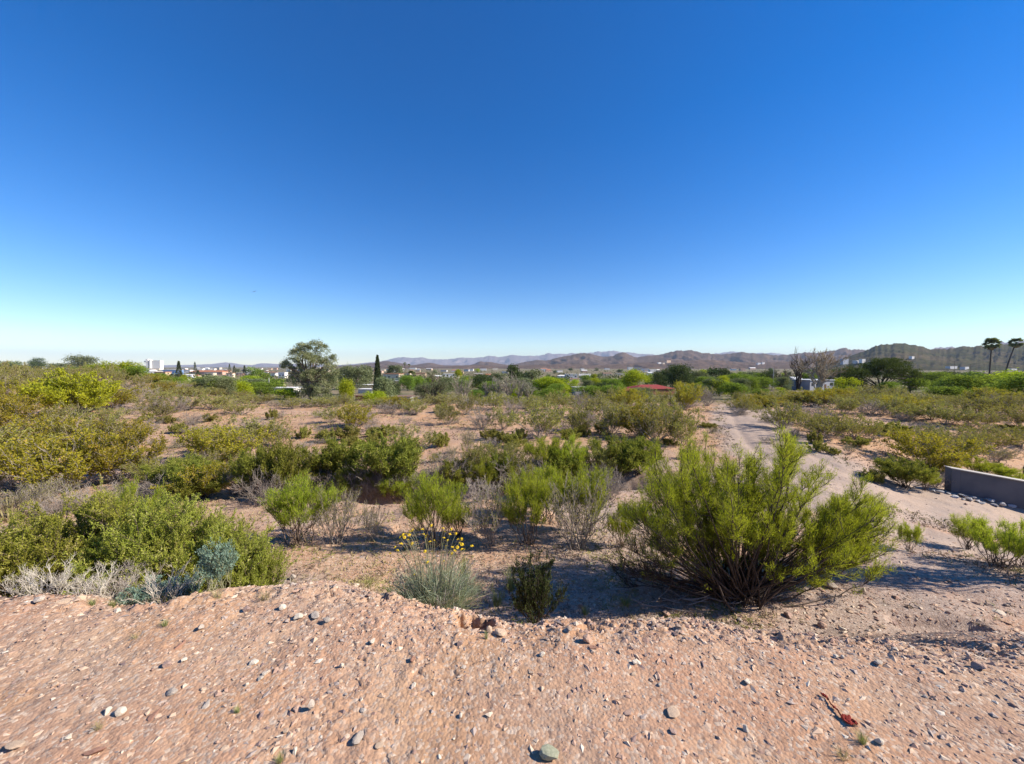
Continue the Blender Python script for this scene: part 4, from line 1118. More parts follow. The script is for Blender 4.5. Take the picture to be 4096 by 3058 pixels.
# the big eucalyptus, the dark pine, the cypress and others that stand out
def px_lobes(p, Ls, dz=0.8):
    rg = random.Random(3)
    out = []
    for X, Y, rx, ry in Ls:
        D = p.y + rg.uniform(-1, 1) * dz * rx * p.y / FPX
        q = px_local(X, Y, D, p)
        out.append((q[0], q[1], q[2], rx * p.y / FPX, rx * p.y / FPX, ry * p.y / FPX))
    return out
def hero_tree(name, label, X, Y, Ls, leaf, bark, ncl, lpc, cr, ls, r0, trunk, dmin=42, shell=0.55, n_extra=14, seed=1, lean=(0, 0)):
    p = hit(X, Y, dmin)
    lobes = px_lobes(p, Ls)
    root = empty(name, p)
    tag(root, label, 'tree')
    tv, tf = limbs(seed, lobes, r0, trunk, n_extra=n_extra, lean=lean)
    obj('trunk', mesh_np(name + '_trunk', tv, tf, M[bark], smooth=True), root)
    (V, F), ti = crown(seed, lobes, ncl, lpc, cr, ls, shell)
    tag(obj('crown', mesh_np(name + '_crown', V, F, M[leaf], tint=ti), root), kind='stuff')
    return root
hero_tree('eucalyptus_tree', 'large spreading eucalyptus standing above the houses left of the cypress', 1240, 1602,
          [(1190, 1420, 32, 26), (1215, 1395, 30, 22), (1262, 1388, 36, 24), (1290, 1410, 28, 30), (1165, 1455, 34, 22), (1143, 1465, 22, 15), (1225, 1440, 45, 32), (1272, 1452, 42, 34), (1318, 1440, 24, 26), (1320, 1475, 26, 26), (1200, 1490, 44, 32), (1260, 1508, 50, 36), (1310, 1520, 36, 30), (1200, 1540, 32, 30), (1245, 1560, 38, 34), (1290, 1560, 40, 36), (1345, 1500, 14, 22), (1225, 1580, 40, 30), (1285, 1585, 44, 28), (1180, 1520, 28, 26), (1335, 1540, 22, 26)],
          'euc', 'bark', 640, 56, 0.25, 0.19, 0.42, 3.0, seed=5, shell=0.45)
hero_tree('spreading_pine', 'wide dark spreading pine left of the palms', 3520, 1572,
          [(3540, 1448, 60, 16), (3500, 1465, 50, 18), (3590, 1462, 48, 18), (3560, 1480, 60, 22), (3470, 1490, 46, 20), (3630, 1490, 44, 20), (3430, 1500, 40, 26), (3410, 1525, 40, 26), (3670, 1506, 30, 20), (3520, 1505, 50, 20), (3600, 1510, 44, 18), (3390, 1500, 24, 26), (3460, 1540, 36, 22), (3680, 1520, 20, 14), (3400, 1545, 40, 20), (3540, 1470, 70, 22), (3500, 1495, 60, 22), (3610, 1500, 50, 20), (3420, 1480, 34, 18)],
          'pine', 'bark_dark', 1000, 42, 0.30, 0.22, 0.34, 1.2, seed=8, shell=0.25)
def open_tree(name, label, X, Y, wp, hp, leaf, bark, lpt, seed, nm=9, leafmin=0.3, ls=0.14, dome=0.3, vase=0.28, dmin=42, n2=9, n3=6, group=None):
    """a tree with bare or thinly leaved branches"""
    p = hit(X, Y, dmin)
    k = p.y / FPX
    H, W = hp * k, wp * k
    st, lf, ti = grow(seed, H=H * 0.92, W=W * 0.9, nm=nm, n2=n2, n3=n3, lpt=lpt, ll=ls, lw=ls * 0.6, leafmin=leafmin, dome=dome, vase=vase, upb=0.5, r0=0.020 * H, spread=0.5, l2=0.30, l3=0.14, wig=0.07, twr=0.010, base_r=0.012 * H, diamond=True, kmain=9)
    root = empty(name, p)
    tag(root, label, 'tree', group)
    obj('branches', mesh_np(name + '_branches', st[0], st[1], M[bark], smooth=True), root)
    MB().cyl(0, 0, -0.4, H * 0.16, 0.045 * H, 0.03 * H, 9).build('trunk', M[bark], root)
    if lf:
        tag(obj('crown', mesh_np(name + '_crown', lf[0], lf[1], M[leaf], tint=ti), root), kind='stuff')
open_tree('bare_tree', 'tall leafless dark tree left of the rusty tree', 3192, 1562, 110, 156, 'rust', 'bark_dark', 0, 11, nm=8, vase=0.2)
open_tree('bare_tree', 'lower leafless tree leaning left of the tall leafless tree', 3130, 1562, 100, 100, 'rust', 'stem', 1, 15, nm=8)
open_tree('rusty_leaved_tree', 'brown sparse-leaved tree between the leafless tree and the pine', 3275, 1572, 150, 178, 'rust', 'bark_pale', 16, 12, nm=14, ls=0.15, leafmin=0.28)
open_tree('forked_tree', 'thin forked olive tree with dark limbs beside the white trailer', 1735, 1618, 160, 130, 'olive', 'bark_dark', 7, 13, nm=8, ls=0.12, leafmin=0.42)
open_tree('forked_tree', 'thin grey sparse-leaved tree right of the forked tree', 1850, 1618, 140, 122, 'olive', 'stem_grey', 4, 14, nm=9, ls=0.11, leafmin=0.42)
for X, wp, hp, sd, w_ in ((1945, 80, 80, 24, 'leftmost'), (1990, 100, 100, 21, 'second from left'), (2035, 110, 118, 22, 'tallest'), (2075, 90, 105, 23, 'second from right'), (2112, 80, 78, 25, 'rightmost')):
    open_tree('leafless_grey_tree', w_ + ' of the grey leafless trees right of the pale dead trunks', X, 1606, wp, hp, 'olive', 'stem_grey', 2, sd, nm=9, ls=0.12)

def cypress(X, Y, wp, hp, label, n, ls, dmin=42):
    p = hit(X, Y, dmin)
    k = p.y / FPX
    H, W = hp * k, wp * k
    rng = np.random.default_rng(int(X))
    t = rng.uniform(0, 1, n) ** 0.9
    prof = np.minimum(1, (1 - t) ** 0.75 * 1.15) * (0.75 + 0.25 * np.minimum(1, t * 6))
    az = rng.uniform(0, 6.283, n)
    bump = 1 + 0.16 * np.sin(az * 5 + t * 19) * np.cos(t * 31 + az * 2)
    r = W / 2 * prof * bump * (0.6 + 0.4 * rng.uniform(0, 1, n) ** 0.4)
    P = np.stack([r * np.cos(az), r * np.sin(az), t * H], -1)
    D = unit(np.stack([np.cos(az) * 0.35, np.sin(az) * 0.35, np.ones(n)], -1) + rng.normal(size=(n, 3)) * 0.25)
    V, F = blades(P, D, ls * rng.uniform(0.7, 1.5, n), ls * 0.45 * np.ones(n), rng, True)
    root = empty('cypress_tree', p)
    tag(root, label, 'tree', 'cypress trees')
    ti = np.clip(0.5 + 0.4 * np.sin(az * 5 + t * 19) + rng.uniform(-.3, .3, n), 0, 1)
    tag(obj('crown', mesh_np('cypress_crown', V, F, M['cyp'], tint=np.repeat(ti, 4)), root), kind='stuff')
    MB().cyl(0, 0, -0.4, H * 0.8, W * 0.09, W * 0.02).build('trunk', M['bark'], root)
cypress(1512, 1600, 34, 174, 'tall dark cypress spire right of the eucalyptus', 9000, 0.26)
cypress(515, 1492, 9, 38, 'thin dark cypress left of the white tower', 500, 0.9, 80)
cypress(717, 1520, 22, 72, 'ragged pointed cypress between the blue-fronted building and terracotta roof', 1500, 0.7, 80)
cypress(781, 1500, 12, 50, 'pointed cypress rising behind the terracotta roof', 600, 0.9, 80)
cypress(793, 1508, 12, 26, 'short cypress in front of the terracotta roof', 500, 0.7, 80)
cypress(919, 1505, 10, 47, 'slim dark tree left of two cypresses beyond the tan house', 500, 0.8, 80)
cypress(938, 1508, 12, 44, 'middle slim cypress beyond the tan house', 500, 0.8, 80)
cypress(979, 1512, 14, 47, 'rightmost slim cypress left of the eucalyptus', 600, 0.8, 80)

def fan_mesh(name, R0, nb, mat, seed, droop):
    rng = np.random.default_rng(seed)
    V, F, T = [], [], []
    V += [(-0.02, 0, 0), (0.02, 0, 0), (0.015, R0 * 0.5, 0.02), (-0.015, R0 * 0.5, 0.02)]
    F.append((0, 1, 2, 3))
    for i in range(nb):
        a = (i / (nb - 1) - 0.5) * 3.0
        L = R0 * 0.55 * rng.uniform(0.85, 1.1)
        c, s = math.cos(a), math.sin(a)
        b = len(V)
        o = np.array([0, R0 * 0.5, 0.02])
        d = np.array([s, c, 0])
        q = np.array([c, -s, 0]) * R0 * 0.06
        m = o + d * L * 0.6
        e = o + d * L + np.array([0, 0, -droop * L * rng.uniform(0.6, 1.3)])
        V += [tuple(o), tuple(m + q), tuple(e), tuple(m - q)]
        F.append((b, b + 1, b + 2, b + 3))
    return mesh_np(name, V, F, mat, tint=rng.uniform(0, 1, len(V)))
def palm(X, Ytop, Y, crown_px, label, lean, dmin=42, nf=46):
    p = hit(X, Y, dmin)
    k = p.y / FPX
    H = (Y - Ytop - crown_px * 0.45) * k
    Rc = crown_px * k / 2
    root = empty('fan_palm', p)
    tag(root, label, 'palm tree', 'fan palms')
    rng = np.random.default_rng(int(X))
    dx = lean * k
    pts = bez(np.array([0, 0, -0.3]), np.array([dx * 0.35, 0, H * 0.55]), np.array([dx, 0, H]), 10)
    V, F = tubes(pts[None], [max(0.019 * H, 0.1)], [max(0.012 * H, 0.07)], 8, rng)
    obj('trunk', mesh_np('palm_trunk', V, F, M['bark_dark'], smooth=True), root)
    fm, dm = fan_mesh('palm_frond', Rc, 15, M['palm'], 3, 0.25), fan_mesh('dry_frond', Rc * 0.8, 12, M['palm_dry'], 5, 0.4)
    for i in range(nf):
        el = R(rng.uniform(-40, 80))
        o = obj('frond', fm, root)
        o.location = (dx, 0, H)
        o.rotation_euler = (el, rng.uniform(-.3, .3), i * 2.399)
    for i in range(12):
        o = obj('dry_frond', dm, root)
        o.location = (dx, 0, H - 0.1 * Rc)
        o.rotation_euler = (R(rng.uniform(-80, -50)), 0, i * 2.399 + 0.7)
palm(3955, 1352, 1535, 56, 'upright fan palm, left one of the pair at the right edge', 4)
palm(4012, 1352, 1530, 46, 'leaning fan palm, right one of the pair at the right edge', 44)
palm(1620, 1450, 1518, 16, 'distant fan palm right of the cypress, tallest there', 0, 120, 18)
palm(1637, 1456, 1518, 14, 'distant fan palm just right of the tallest distant palm', 0, 120, 18)
palm(1648, 1482, 1560, 34, 'middle-distance palm behind the round green trees right of the cypress', 0, 60, 22)

# pale trunks and posts standing in the scrub
for X, y0, y1, l in ((1855, 1560, 1600, 'pale crooked dead trunk below the thin grey tree'), (1897, 1568, 1602, 'pale straight post right of the thin grey tree'), (1968, 1570, 1606, 'pale dead trunk, left of the pair before the grey trees'), (1978, 1572, 1606, 'pale leaning dead trunk, right of the pair before the grey trees')):
    p = hit(X, y1 + 6, 42)
    k = p.y / FPX
    rng = np.random.default_rng(X)
    h = (y1 - y0 + 10) * k
    P = bez(np.array([0, 0, -0.2]), np.array([rng.normal() * 0.1, 0, h * 0.5]), np.array([rng.normal() * 0.15, 0, h]), 6)
    V, F = tubes(np.stack([P, bez(P[3], P[4] + np.array([0.15, 0, 0]), P[5] + np.array([0.25 * rng.normal(), 0, 0]), 6)]), [0.11, 0.06], [0.05, 0.02], 6, rng)
    o = obj('dead_tree', mesh_np('dead_tree', V, F, M['bark_pale'], smooth=True))
    o.location = p
    tag(o, l, 'dead tree')
M['pole'] = plain_mat('weathered_pole', (0.10, 0.08, 0.065), (0.17, 0.14, 0.12), 3)
M['pole_pale'] = plain_mat('pale_pole', (0.42, 0.40, 0.37), (0.5, 0.48, 0.45), 3)
for X, y0, y1, mt, l in ((3093, 1472, 1556, 'pole_pale', 'pale thin pole left of the leafless tree'), (3088, 1495, 1556, 'pole', 'dark short pole beside the pale thin pole'), (3815, 1445, 1530, 'pole', 'dark utility pole between the pine and the palms'), (3697, 1508, 1560, 'pole', 'dark post at the right end of the pine'),
                         (3396, 1488, 1545, 'pole_pale', 'pale post in front of the pine, left side'), (3934, 1455, 1520, 'pole', 'distant dark utility pole left of the palms'), (4094, 1372, 1540, 'pole', 'tall dark utility pole at the right edge'), (1077, 1512, 1562, 'pole_pale', 'white pole in front of houses left of the eucalyptus'), (3880, 1458, 1515, 'pole', 'distant dark pole midway to the palms')):
    p = hit(X, y1, 42)
    k = p.y / FPX
    root = empty('utility_pole', p)
    tag(root, l, 'pole')
    h = (y1 - y0) * k
    MB().cyl(0, 0, -0.3, h, 0.13, 0.09).build('shaft', M[mt], root)
    if mt == 'pole':
        MB().box(-0.7, 0.7, -0.14, -0.092, h - 0.5, h - 0.36).build('crossarm', M[mt], root)

# ------------------------------------------------------------------ houses of the valley
for nm_, c in (('white', (0.78, 0.75, 0.70)), ('cream', (0.66, 0.56, 0.43)), ('tan', (0.56, 0.40, 0.27)), ('pink', (0.55, 0.36, 0.28)), ('greyw', (0.52, 0.52, 0.53)), ('brick', (0.34, 0.15, 0.085)), ('blue', (0.16, 0.27, 0.50)), ('shade', (0.36, 0.38, 0.43))):  # shade: white shed walls darkened as if shaded; true grey walls share it
    M['w_' + nm_] = plain_mat('plaster_' + nm_, c, tuple(v * 0.86 for v in c), 0.7)
for nm_, c in (('terra', (0.42, 0.18, 0.10)), ('red', (0.27, 0.045, 0.04)), ('grey', (0.42, 0.41, 0.40)), ('brown', (0.22, 0.14, 0.10)), ('white', (0.74, 0.73, 0.71)), ('metal', (0.52, 0.55, 0.60))):
    M['r_' + nm_] = plain_mat('roof_' + nm_, c, tuple(v * 0.75 for v in c), 2.5)
M['pane'] = plain_mat('window_pane', (0.03, 0.035, 0.045), rough=0.15)
M['door'] = plain_mat('painted_door', (0.14, 0.08, 0.05), rough=0.6)
from mathutils.bvhtree import BVHTree
HILLS = []
for o in list(col.objects):
    if o.type == 'MESH' and o.name.split('.')[0] in ('brown_hills', 'low_hills', 'green_hill'):
        me = o.data
        HILLS.append(BVHTree.FromPolygons([v.co.copy() for v in me.vertices], [tuple(p.vertices) for p in me.polygons]))
def hill_hit(X, Y):
    d = Vector(ray(X, Y)).normalized()
    best = None
    for b in HILLS:
        h = b.ray_cast(Vector((0, 0, CAMZ)), d)
        if h[0] is not None and (best is None or h[3] < best[1]):
            best = (h[0], h[3])
    return best[0] if best else None
rgh = random.Random(41)
RECTS = []
def house(x0, x1, yt, yb, wall, roof, style, label, dmin=60.0, p=None, nwin=None, name='house', rot=None, deep=None, maxd=9e9):
    RECTS.append((x0, x1, yt, yb))
    p = p or hit((x0 + x1) / 2, yb, dmin)
    if p.y > maxd:
        p = at_depth((x0 + x1) / 2, maxd)
    k = p.y / FPX
    W, H = (x1 - x0) * k, (yb - yt) * k
    Dp = deep or max(3.0, min(W * 0.65, 14.0))
    rz = rot if rot is not None else rgh.uniform(-0.2, 0.2)
    root = empty(name, p, rz)
    tag(root, label, 'house' if name == 'house' else 'building', 'houses of the valley')
    wh = H * {'flat': 0.93, 'gable': 0.68, 'hip': 0.62}[style]
    MB().box(-W / 2, W / 2, 0, Dp, -1.5, wh).build('wall', M['w_' + wall], root)
    e = 0.25
    m = MB()
    if style == 'flat':
        m.box(-W / 2 - e, W / 2 + e, -e, Dp + e, wh + 0.003, H)
    elif style == 'gable':
        V = [(-W / 2 - e, -e, wh), (W / 2 + e, -e, wh), (W / 2 + e, Dp + e, wh), (-W / 2 - e, Dp + e, wh), (-W / 2 - e, Dp / 2, H), (W / 2 + e, Dp / 2, H)]
        m.add(V, [(0, 1, 5, 4), (2, 3, 4, 5), (0, 4, 3), (1, 2, 5), (3, 2, 1, 0)])
    else:
        q = min(W, Dp) * 0.42
        V = [(-W / 2 - e, -e, wh), (W / 2 + e, -e, wh), (W / 2 + e, Dp + e, wh), (-W / 2 - e, Dp + e, wh), (-W / 2 + q, Dp / 2, H), (W / 2 - q, Dp / 2, H)]
        m.add(V, [(0, 1, 5, 4), (2, 3, 4, 5), (0, 4, 3), (1, 2, 5), (3, 2, 1, 0)])
    m.build('roof', M['r_' + roof], root)
    n = nwin if nwin is not None else max(2, min(7, int(W / 3.2)))
    if wh > 1.6:
        rows = max(1, min(2, int(wh / 3.2)))
        wm = MB().box(-0.55, 0.55, -0.03, 0.1, 0, 1.0).mesh('window', M['pane'])
        for r_ in range(rows):
            for i in range(n):
                if r_ == 0 and i == n // 2 and n > 2:
                    MB().box(-0.45, 0.45, -0.035, 0.1, 0, min(2.0, wh * 0.8)).build('door', M['door'], root).location = (-W / 2 + W * (i + 0.5) / n, 0, 0.02)
                    continue
                o = obj('window', wm, root)
                o.location = (-W / 2 + W * (i + 0.5) / n, 0, wh * (r_ + 0.45) / rows)
                s = min(1.0, wh / rows / 2.6)
                o.scale = (min(1.3, W / n / 2.2), 1, s)
    return root
for a in [(92, 165, 1468, 1484, 'white', 'white', 'flat', 'long low white roof behind the left hillside bushes'), (285, 305, 1470, 1484, 'cream', 'white', 'flat', 'small pale roof behind the bushes left of the umbrella-shaped tree'),
          (553, 602, 1477, 1492, 'white', 'grey', 'gable', 'white house with grey roof below the white tower'), (566, 622, 1486, 1500, 'white', 'white', 'flat', 'white flat house in front of the grey-roofed white house'),
          (618, 662, 1488, 1512, 'tan', 'terra', 'flat', 'tan stepped house below the white tower'), (652, 706, 1480, 1498, 'blue', 'white', 'flat', 'blue-fronted building with white roof right of the white tower'),
          (728, 760, 1480, 1494, 'white', 'grey', 'flat', 'white house between the ragged cypress and terracotta roof'), (752, 892, 1482, 1500, 'pink', 'terra', 'hip', 'very long low building with terracotta tile roof'), (820, 852, 1493, 1506, 'cream', 'white', 'flat', 'cream wall house in front of the terracotta roof'),
          (600, 658, 1514, 1526, 'white', 'white', 'flat', 'long low white wall house above the left scrub, left one'), (678, 736, 1515, 1532, 'white', 'white', 'flat', 'long low white wall house above the left scrub, right one'),
          (905, 930, 1493, 1510, 'cream', 'terra', 'flat', 'small cream house right of the terracotta roof'), (905, 920, 1482, 1490, 'pink', 'terra', 'gable', 'tiny pink house behind the small cream house'), (1045, 1072, 1484, 1500, 'white', 'brown', 'gable', 'white house with brown roof left of the eucalyptus'),
          (1072, 1104, 1488, 1502, 'cream', 'brown', 'gable', 'cream house with brown roof beside the white pole'), (1112, 1140, 1490, 1514, 'white', 'white', 'flat', 'tall narrow white house left of the eucalyptus'), (1030, 1062, 1497, 1512, 'tan', 'terra', 'flat', 'low tan house far left of the eucalyptus'),
          (1060, 1178, 1552, 1572, 'white', 'white', 'flat', 'long white building at the foot of the eucalyptus'), (1106, 1156, 1546, 1560, 'pink', 'brown', 'gable', 'brown-roofed house behind the long white building'),
          (1410, 1492, 1540, 1556, 'cream', 'white', 'flat', 'cream flat house left of the cypress'), (1430, 1490, 1557, 1574, 'greyw', 'white', 'flat', 'grey-white flat house in front of the cream house, left of the cypress'), (1422, 1476, 1582, 1604, 'brick', 'brown', 'flat', 'low brick-red wall building left of the cypress base'),
          (1530, 1598, 1496, 1522, 'cream', 'terra', 'flat', 'cream two-level house right of the cypress'), (1566, 1612, 1524, 1544, 'tan', 'grey', 'flat', 'tan carport building below the cream two-level house'), (1655, 1702, 1493, 1512, 'tan', 'terra', 'flat', 'orange-tan house right of the middle-distance palm'),
          (1612, 1640, 1492, 1510, 'cream', 'terra', 'flat', 'small cream house beside the middle-distance palm'), (1545, 1640, 1588, 1612, 'greyw', 'brown', 'flat', 'low stone-grey wall building right of the cypress base'), (1770, 1835, 1497, 1512, 'white', 'white', 'flat', 'white row house above the thin grey tree'), (1940, 1978, 1496, 1512, 'pink', 'terra', 'gable', 'pink house left of the dark centre trees'),
          (2264, 2310, 1497, 1518, 'greyw', 'white', 'flat', 'grey-white flat house above the bright mesquites, left one'), (2316, 2362, 1496, 1518, 'white', 'grey', 'gable', 'white gabled house above the bright mesquites, right one'), (2183, 2206, 1477, 1488, 'pink', 'terra', 'hip', 'small orange-roofed house above the first bright mesquite'),
          (2414, 2448, 1491, 1506, 'cream', 'brown', 'gable', 'cream house with brown roof in the valley centre'), (2562, 2590, 1496, 1508, 'white', 'white', 'flat', 'white house left of the dark tree above the red roof'), (2592, 2612, 1489, 1502, 'white', 'white', 'gable', 'small white gabled house beside the dark tree'), (2624, 2642, 1499, 1510, 'white', 'white', 'flat', 'tiny white house left of the dark tree'),
          (2470, 2505, 1494, 1506, 'cream', 'grey', 'flat', 'cream flat house left of the valley centre pole tree'), (2513, 2532, 1469, 1480, 'white', 'white', 'flat', 'distant white house on the right plain'), (2538, 2568, 1471, 1482, 'cream', 'white', 'flat', 'distant cream house right of the distant white house')]:
    house(*a)
house(2540, 2705, 1542, 1580, 'brick', 'red', 'hip', 'house with dark red hip roof in front of the dark trees', dmin=46, rot=0.15)
house(2490, 2545, 1553, 1580, 'brick', 'red', 'hip', 'small red-roofed annex left of the red hip roof', dmin=46, rot=0.1)
house(3168, 3232, 1508, 1556, 'shade', 'metal', 'gable', 'white shed with shade tinted into its walls and rounded metal roof behind the leafless tree', dmin=46, rot=0.5)
house(3225, 3352, 1520, 1562, 'shade', 'metal', 'flat', 'long white mobile home with shade tinted into its walls behind the rusty tree', dmin=46, rot=0.25, nwin=4)
house(3075, 3098, 1526, 1548, 'white', 'white', 'flat', 'small white shed at the foot of the pale pole', dmin=46)
house(2300, 2348, 1549, 1580, 'shade', 'grey', 'flat', 'grey flat roof showing among the bright mesquites', dmin=46)

# houses on the hillsides
for x0, x1, yt, yb, wl, rf, l in [(3368, 3398, 1436, 1458, 'shade', 'grey', 'dark block building on the hillside right of the rusty tree'), (3446, 3464, 1437, 1452, 'white', 'white', 'bright white block on the hillside above the pine'), (3418, 3446, 1443, 1454, 'greyw', 'white', 'grey-white building left of the bright hillside block'),
                                  (3645, 3660, 1426, 1436, 'white', 'white', 'lone white house high on the green hill'), (2664, 2686, 1442, 1452, 'tan', 'terra', 'tan house on the brown hillside above the red roof'), (2632, 2646, 1450, 1456, 'white', 'white', 'small white house left of the tan hillside house'),
                                  (2650, 2660, 1452, 1458, 'cream', 'white', 'tiny cream house below the tan hillside house'), (3030, 3044, 1452, 1460, 'white', 'white', 'white house low on the brown hills, left of the pair'), (3048, 3060, 1450, 1458, 'white', 'white', 'white house low on the brown hills, right of the pair'),
                                  (3790, 3840, 1466, 1478, 'greyw', 'white', 'long white building at the foot of the green hill'), (3850, 3886, 1468, 1478, 'greyw', 'grey', 'long grey building right of the long white hill-foot building'), (4036, 4078, 1476, 1486, 'greyw', 'white', 'white building between the palms and the right edge')]:
    p = hill_hit((x0 + x1) / 2, yb)
    house(x0, x1, yt, yb, wl, rf, 'flat', l, p=p, dmin=150, rot=rgh.uniform(0.2, 0.5))
# small houses sprinkled over the far plain
rg = random.Random(61)
spec = []
for i in range(90):
    X = rg.choice([rg.uniform(560, 1700), rg.uniform(640, 3050)])
    Y = rg.choice([rg.uniform(1478, 1490), rg.uniform(1482, 1505)])
    wp = rg.uniform(12, 30)
    wl = rg.choice(['white', 'white', 'cream', 'tan', 'pink', 'greyw'])
    rf = rg.choice(['white', 'terra', 'brown', 'grey', 'white'])
    o = house(X - wp / 2, X + wp / 2, Y - rg.uniform(6, 10), Y, wl, rf, rg.choice(['flat', 'flat', 'gable']), '', dmin=150, nwin=0, maxd=2600)
    later(o, 'small distant %s house with %s roof, %s' % ({'greyw': 'grey'}.get(wl, wl), {'terra': 'terracotta'}.get(rf, rf), where(X)), X)

rg = random.Random(71)
for i in range(46):
    X = rg.choice([rg.uniform(1000, 1180), rg.uniform(1370, 1720), rg.uniform(560, 1000), rg.uniform(1750, 2500)])
    Y = rg.uniform(1503, 1562) if X > 1000 else rg.uniform(1494, 1520)
    wp = rg.uniform(18, 46)
    wl = rg.choice(['white', 'cream', 'tan', 'white', 'pink', 'cream'])
    rf = rg.choice(['white', 'terra', 'brown', 'grey', 'white'])
    if any(a - wp * 0.3 < X < b + wp * 0.3 and abs(Y - d) < 9 for a, b, c, d in RECTS):
        continue
    o = house(X - wp / 2, X + wp / 2, Y - rg.uniform(9, 14), Y, wl, rf, rg.choice(['flat', 'flat', 'gable', 'hip']), '', dmin=80)
    later(o, '%s house with %s roof among trees, %s' % ({'greyw': 'grey'}.get(wl, wl), {'terra': 'terracotta'}.get(rf, rf), where(X)), X)

# smaller trees scattered between the far houses
rg = random.Random(23)
for i in range(170):
    X = rg.uniform(540, 3350)
    Y = rg.uniform(1488, 1528) if i % 3 else rg.uniform(1484, 1500)
    hp = rg.uniform(8, 17) * (1.3 if Y > 1505 else 1)
    if any(a - hp * 0.7 < X < b + hp * 0.7 and Y - hp < d and Y > c for a, b, c, d in RECTS):
        continue
    tree(X, Y, hp * rg.uniform(0.9, 1.8), hp, rg.choice(['fmesq', 'folive', 'fdeep', 'fdeep', 'folive', 'fbright' if i % 4 == 0 else 'folive']), dmin=120, group='trees far across the valley')

# more trees filling the gaps between the houses, kept clear of the houses themselves
rg = random.Random(29)
placed = 0
while placed < 130:
    X, Y = rg.uniform(760, 3360), rg.uniform(1520, 1608)
    hp = rg.uniform(28, 62) * (Y - 1440) / 120
    wp = hp * rg.uniform(1.0, 1.9)
    if any(a - wp * 0.4 < X < b + wp * 0.4 and Y - hp < d and Y > c for a, b, c, d in RECTS) or 1140 < X < 1370 or abs(X - 1512) < 40:
        continue
    tree(X, Y, wp, hp, rg.choice(['olive', 'mesq', 'deepm', 'olive', 'mesq', 'bright']), dmin=46)
    placed += 1

def tower():
    p = at_depth(610, 1450)
    k = 1450 / FPX
    root = empty('white_tower_block', p, 0.12)
    tag(root, 'tall white slab building with stair towers on the left skyline', 'building')
    def bx(name, x0, x1, y0, y1, z0, z1, mat, par=root):
        return MB().box(x0 * k, x1 * k, y0, y1, z0 * k * 0.82 - (6 if z0 == 0 else 0), z1 * k * 0.82).build(name, M[mat], par)
    main = bx('slab', -4, 28, 0, 16, 0, 46, 'w_white')
    bx('stair_tower', -22, -14, -3, 12, 0, 54, 'w_white')
    bx('stair_tower', -9.7, -4.003, -4, 10, 0, 50, 'w_white')
    bx('recess', -14, -9.7, 3, 10, 0, 46, 'r_brown')
    bx('mast_box', -28, -22, -2, 5, 38, 45, 'r_grey')
    bx('parapet', -4.4, 28.4, -0.4, 16.4, 46.003, 47.5, 'w_greyw')
    for i in range(7):
        for j in range(8):
            o = bx('window', -1 + i * 4, 1 + i * 4, -0.25, 0.5, 5 + j * 5, 7.2 + j * 5, 'w_greyw', main)
    bx('podium', -12, 30, -8, -4.003, 0, 9, 'w_cream')
tower()

def stone_mesh(name, seed, mat, sub=2, flat=0.7, rough=0.12, cuts=10):
    import bmesh
    bm = bmesh.new()
    bmesh.ops.create_icosphere(bm, subdivisions=sub, radius=1.0)
    rng = np.random.default_rng(seed)
    nrm = unit(rng.normal(size=(cuts, 3)))
    dist = rng.uniform(0.38, 0.8, cuts)
    k = np.array([rng.uniform(0.8, 1.1), rng.uniform(0.6, 0.9), flat * rng.uniform(0.8, 1.1)])
    V = np.array([v.co[:] for v in bm.verts])
    for n_, d_ in zip(nrm, dist):                     # planed faces give the stone its edges
        s = V @ n_
        V = V - np.clip(s - d_, 0, None)[:, None] * n_[None, :]
    V = V * (1 + rough * 0.35 * rng.normal(size=(len(V), 1)).clip(-1.5, 1.5)) * k
    for v, c in zip(bm.verts, V):
        v.co = c
    me = bpy.data.meshes.new(name)
    bm.to_mesh(me)
    bm.free()
    me.materials.append(mat)
    return me
def stone_mat(name, a, b):
    return plain_mat(name, a, b, 7.0, 0.9, 0.5, 30.0, spread=0.25)
SM = {'pale': stone_mat('stone_pale', (0.58, 0.49, 0.38), (0.68, 0.60, 0.49)), 'tan': stone_mat('stone_tan', (0.50, 0.36, 0.25), (0.56, 0.42, 0.30)), 'pinkish': stone_mat('stone_pink', (0.44, 0.275, 0.20), (0.52, 0.36, 0.27)),
      'grey': stone_mat('stone_grey', (0.40, 0.335, 0.28), (0.50, 0.43, 0.36)), 'purple-grey': stone_mat('stone_purple', (0.30, 0.20, 0.165), (0.38, 0.27, 0.225)), 'green-grey': stone_mat('stone_green', (0.27, 0.28, 0.19), (0.38, 0.38, 0.27)), 'reddish': stone_mat('stone_red', (0.34, 0.175, 0.12), (0.42, 0.24, 0.165)),
      'blue-grey': stone_mat('stone_wall_foot', (0.33, 0.33, 0.34), (0.46, 0.45, 0.45))}
STV = {}
def stone_var(c, i):
    if (c, i) not in STV:
        STV[(c, i)] = stone_mesh('stone', hash_str(c) + i * 13, SM[c], 2, [0.75, 0.5, 0.65, 0.4, 0.8, 0.55][i % 6])
    return STV[(c, i)]
ntri_stone = 0
def put_stone(X, Y, wp, hp, c, label, group, i=0, rz=None, sink=0.3, dmin=1.0, tilt=0.25, later_x=None, name='stone'):
    p = hit(X, Y, dmin)
    k = p.y / FPX
    rg = random.Random(int(X * 7 + Y * 13))
    o = obj(name, stone_var(c, i))
    a, h = wp * k / 2 * 1.05, hp * k / 2 * 1.25
    o.scale = (a, a * 0.95, h)
    o.location = (p.x, p.y, float(surf(p.x, p.y)[0]) + h * (0.7 - sink))
    o.rotation_euler = (rg.uniform(-tilt, tilt), rg.uniform(-tilt, tilt), rg.uniform(0, 6.28) if rz is None else rz)
    tag(o, None, 'stone', group)
    if later_x is None:
        o['label'] = label
    else:
        later(o, label, later_x)
    return o

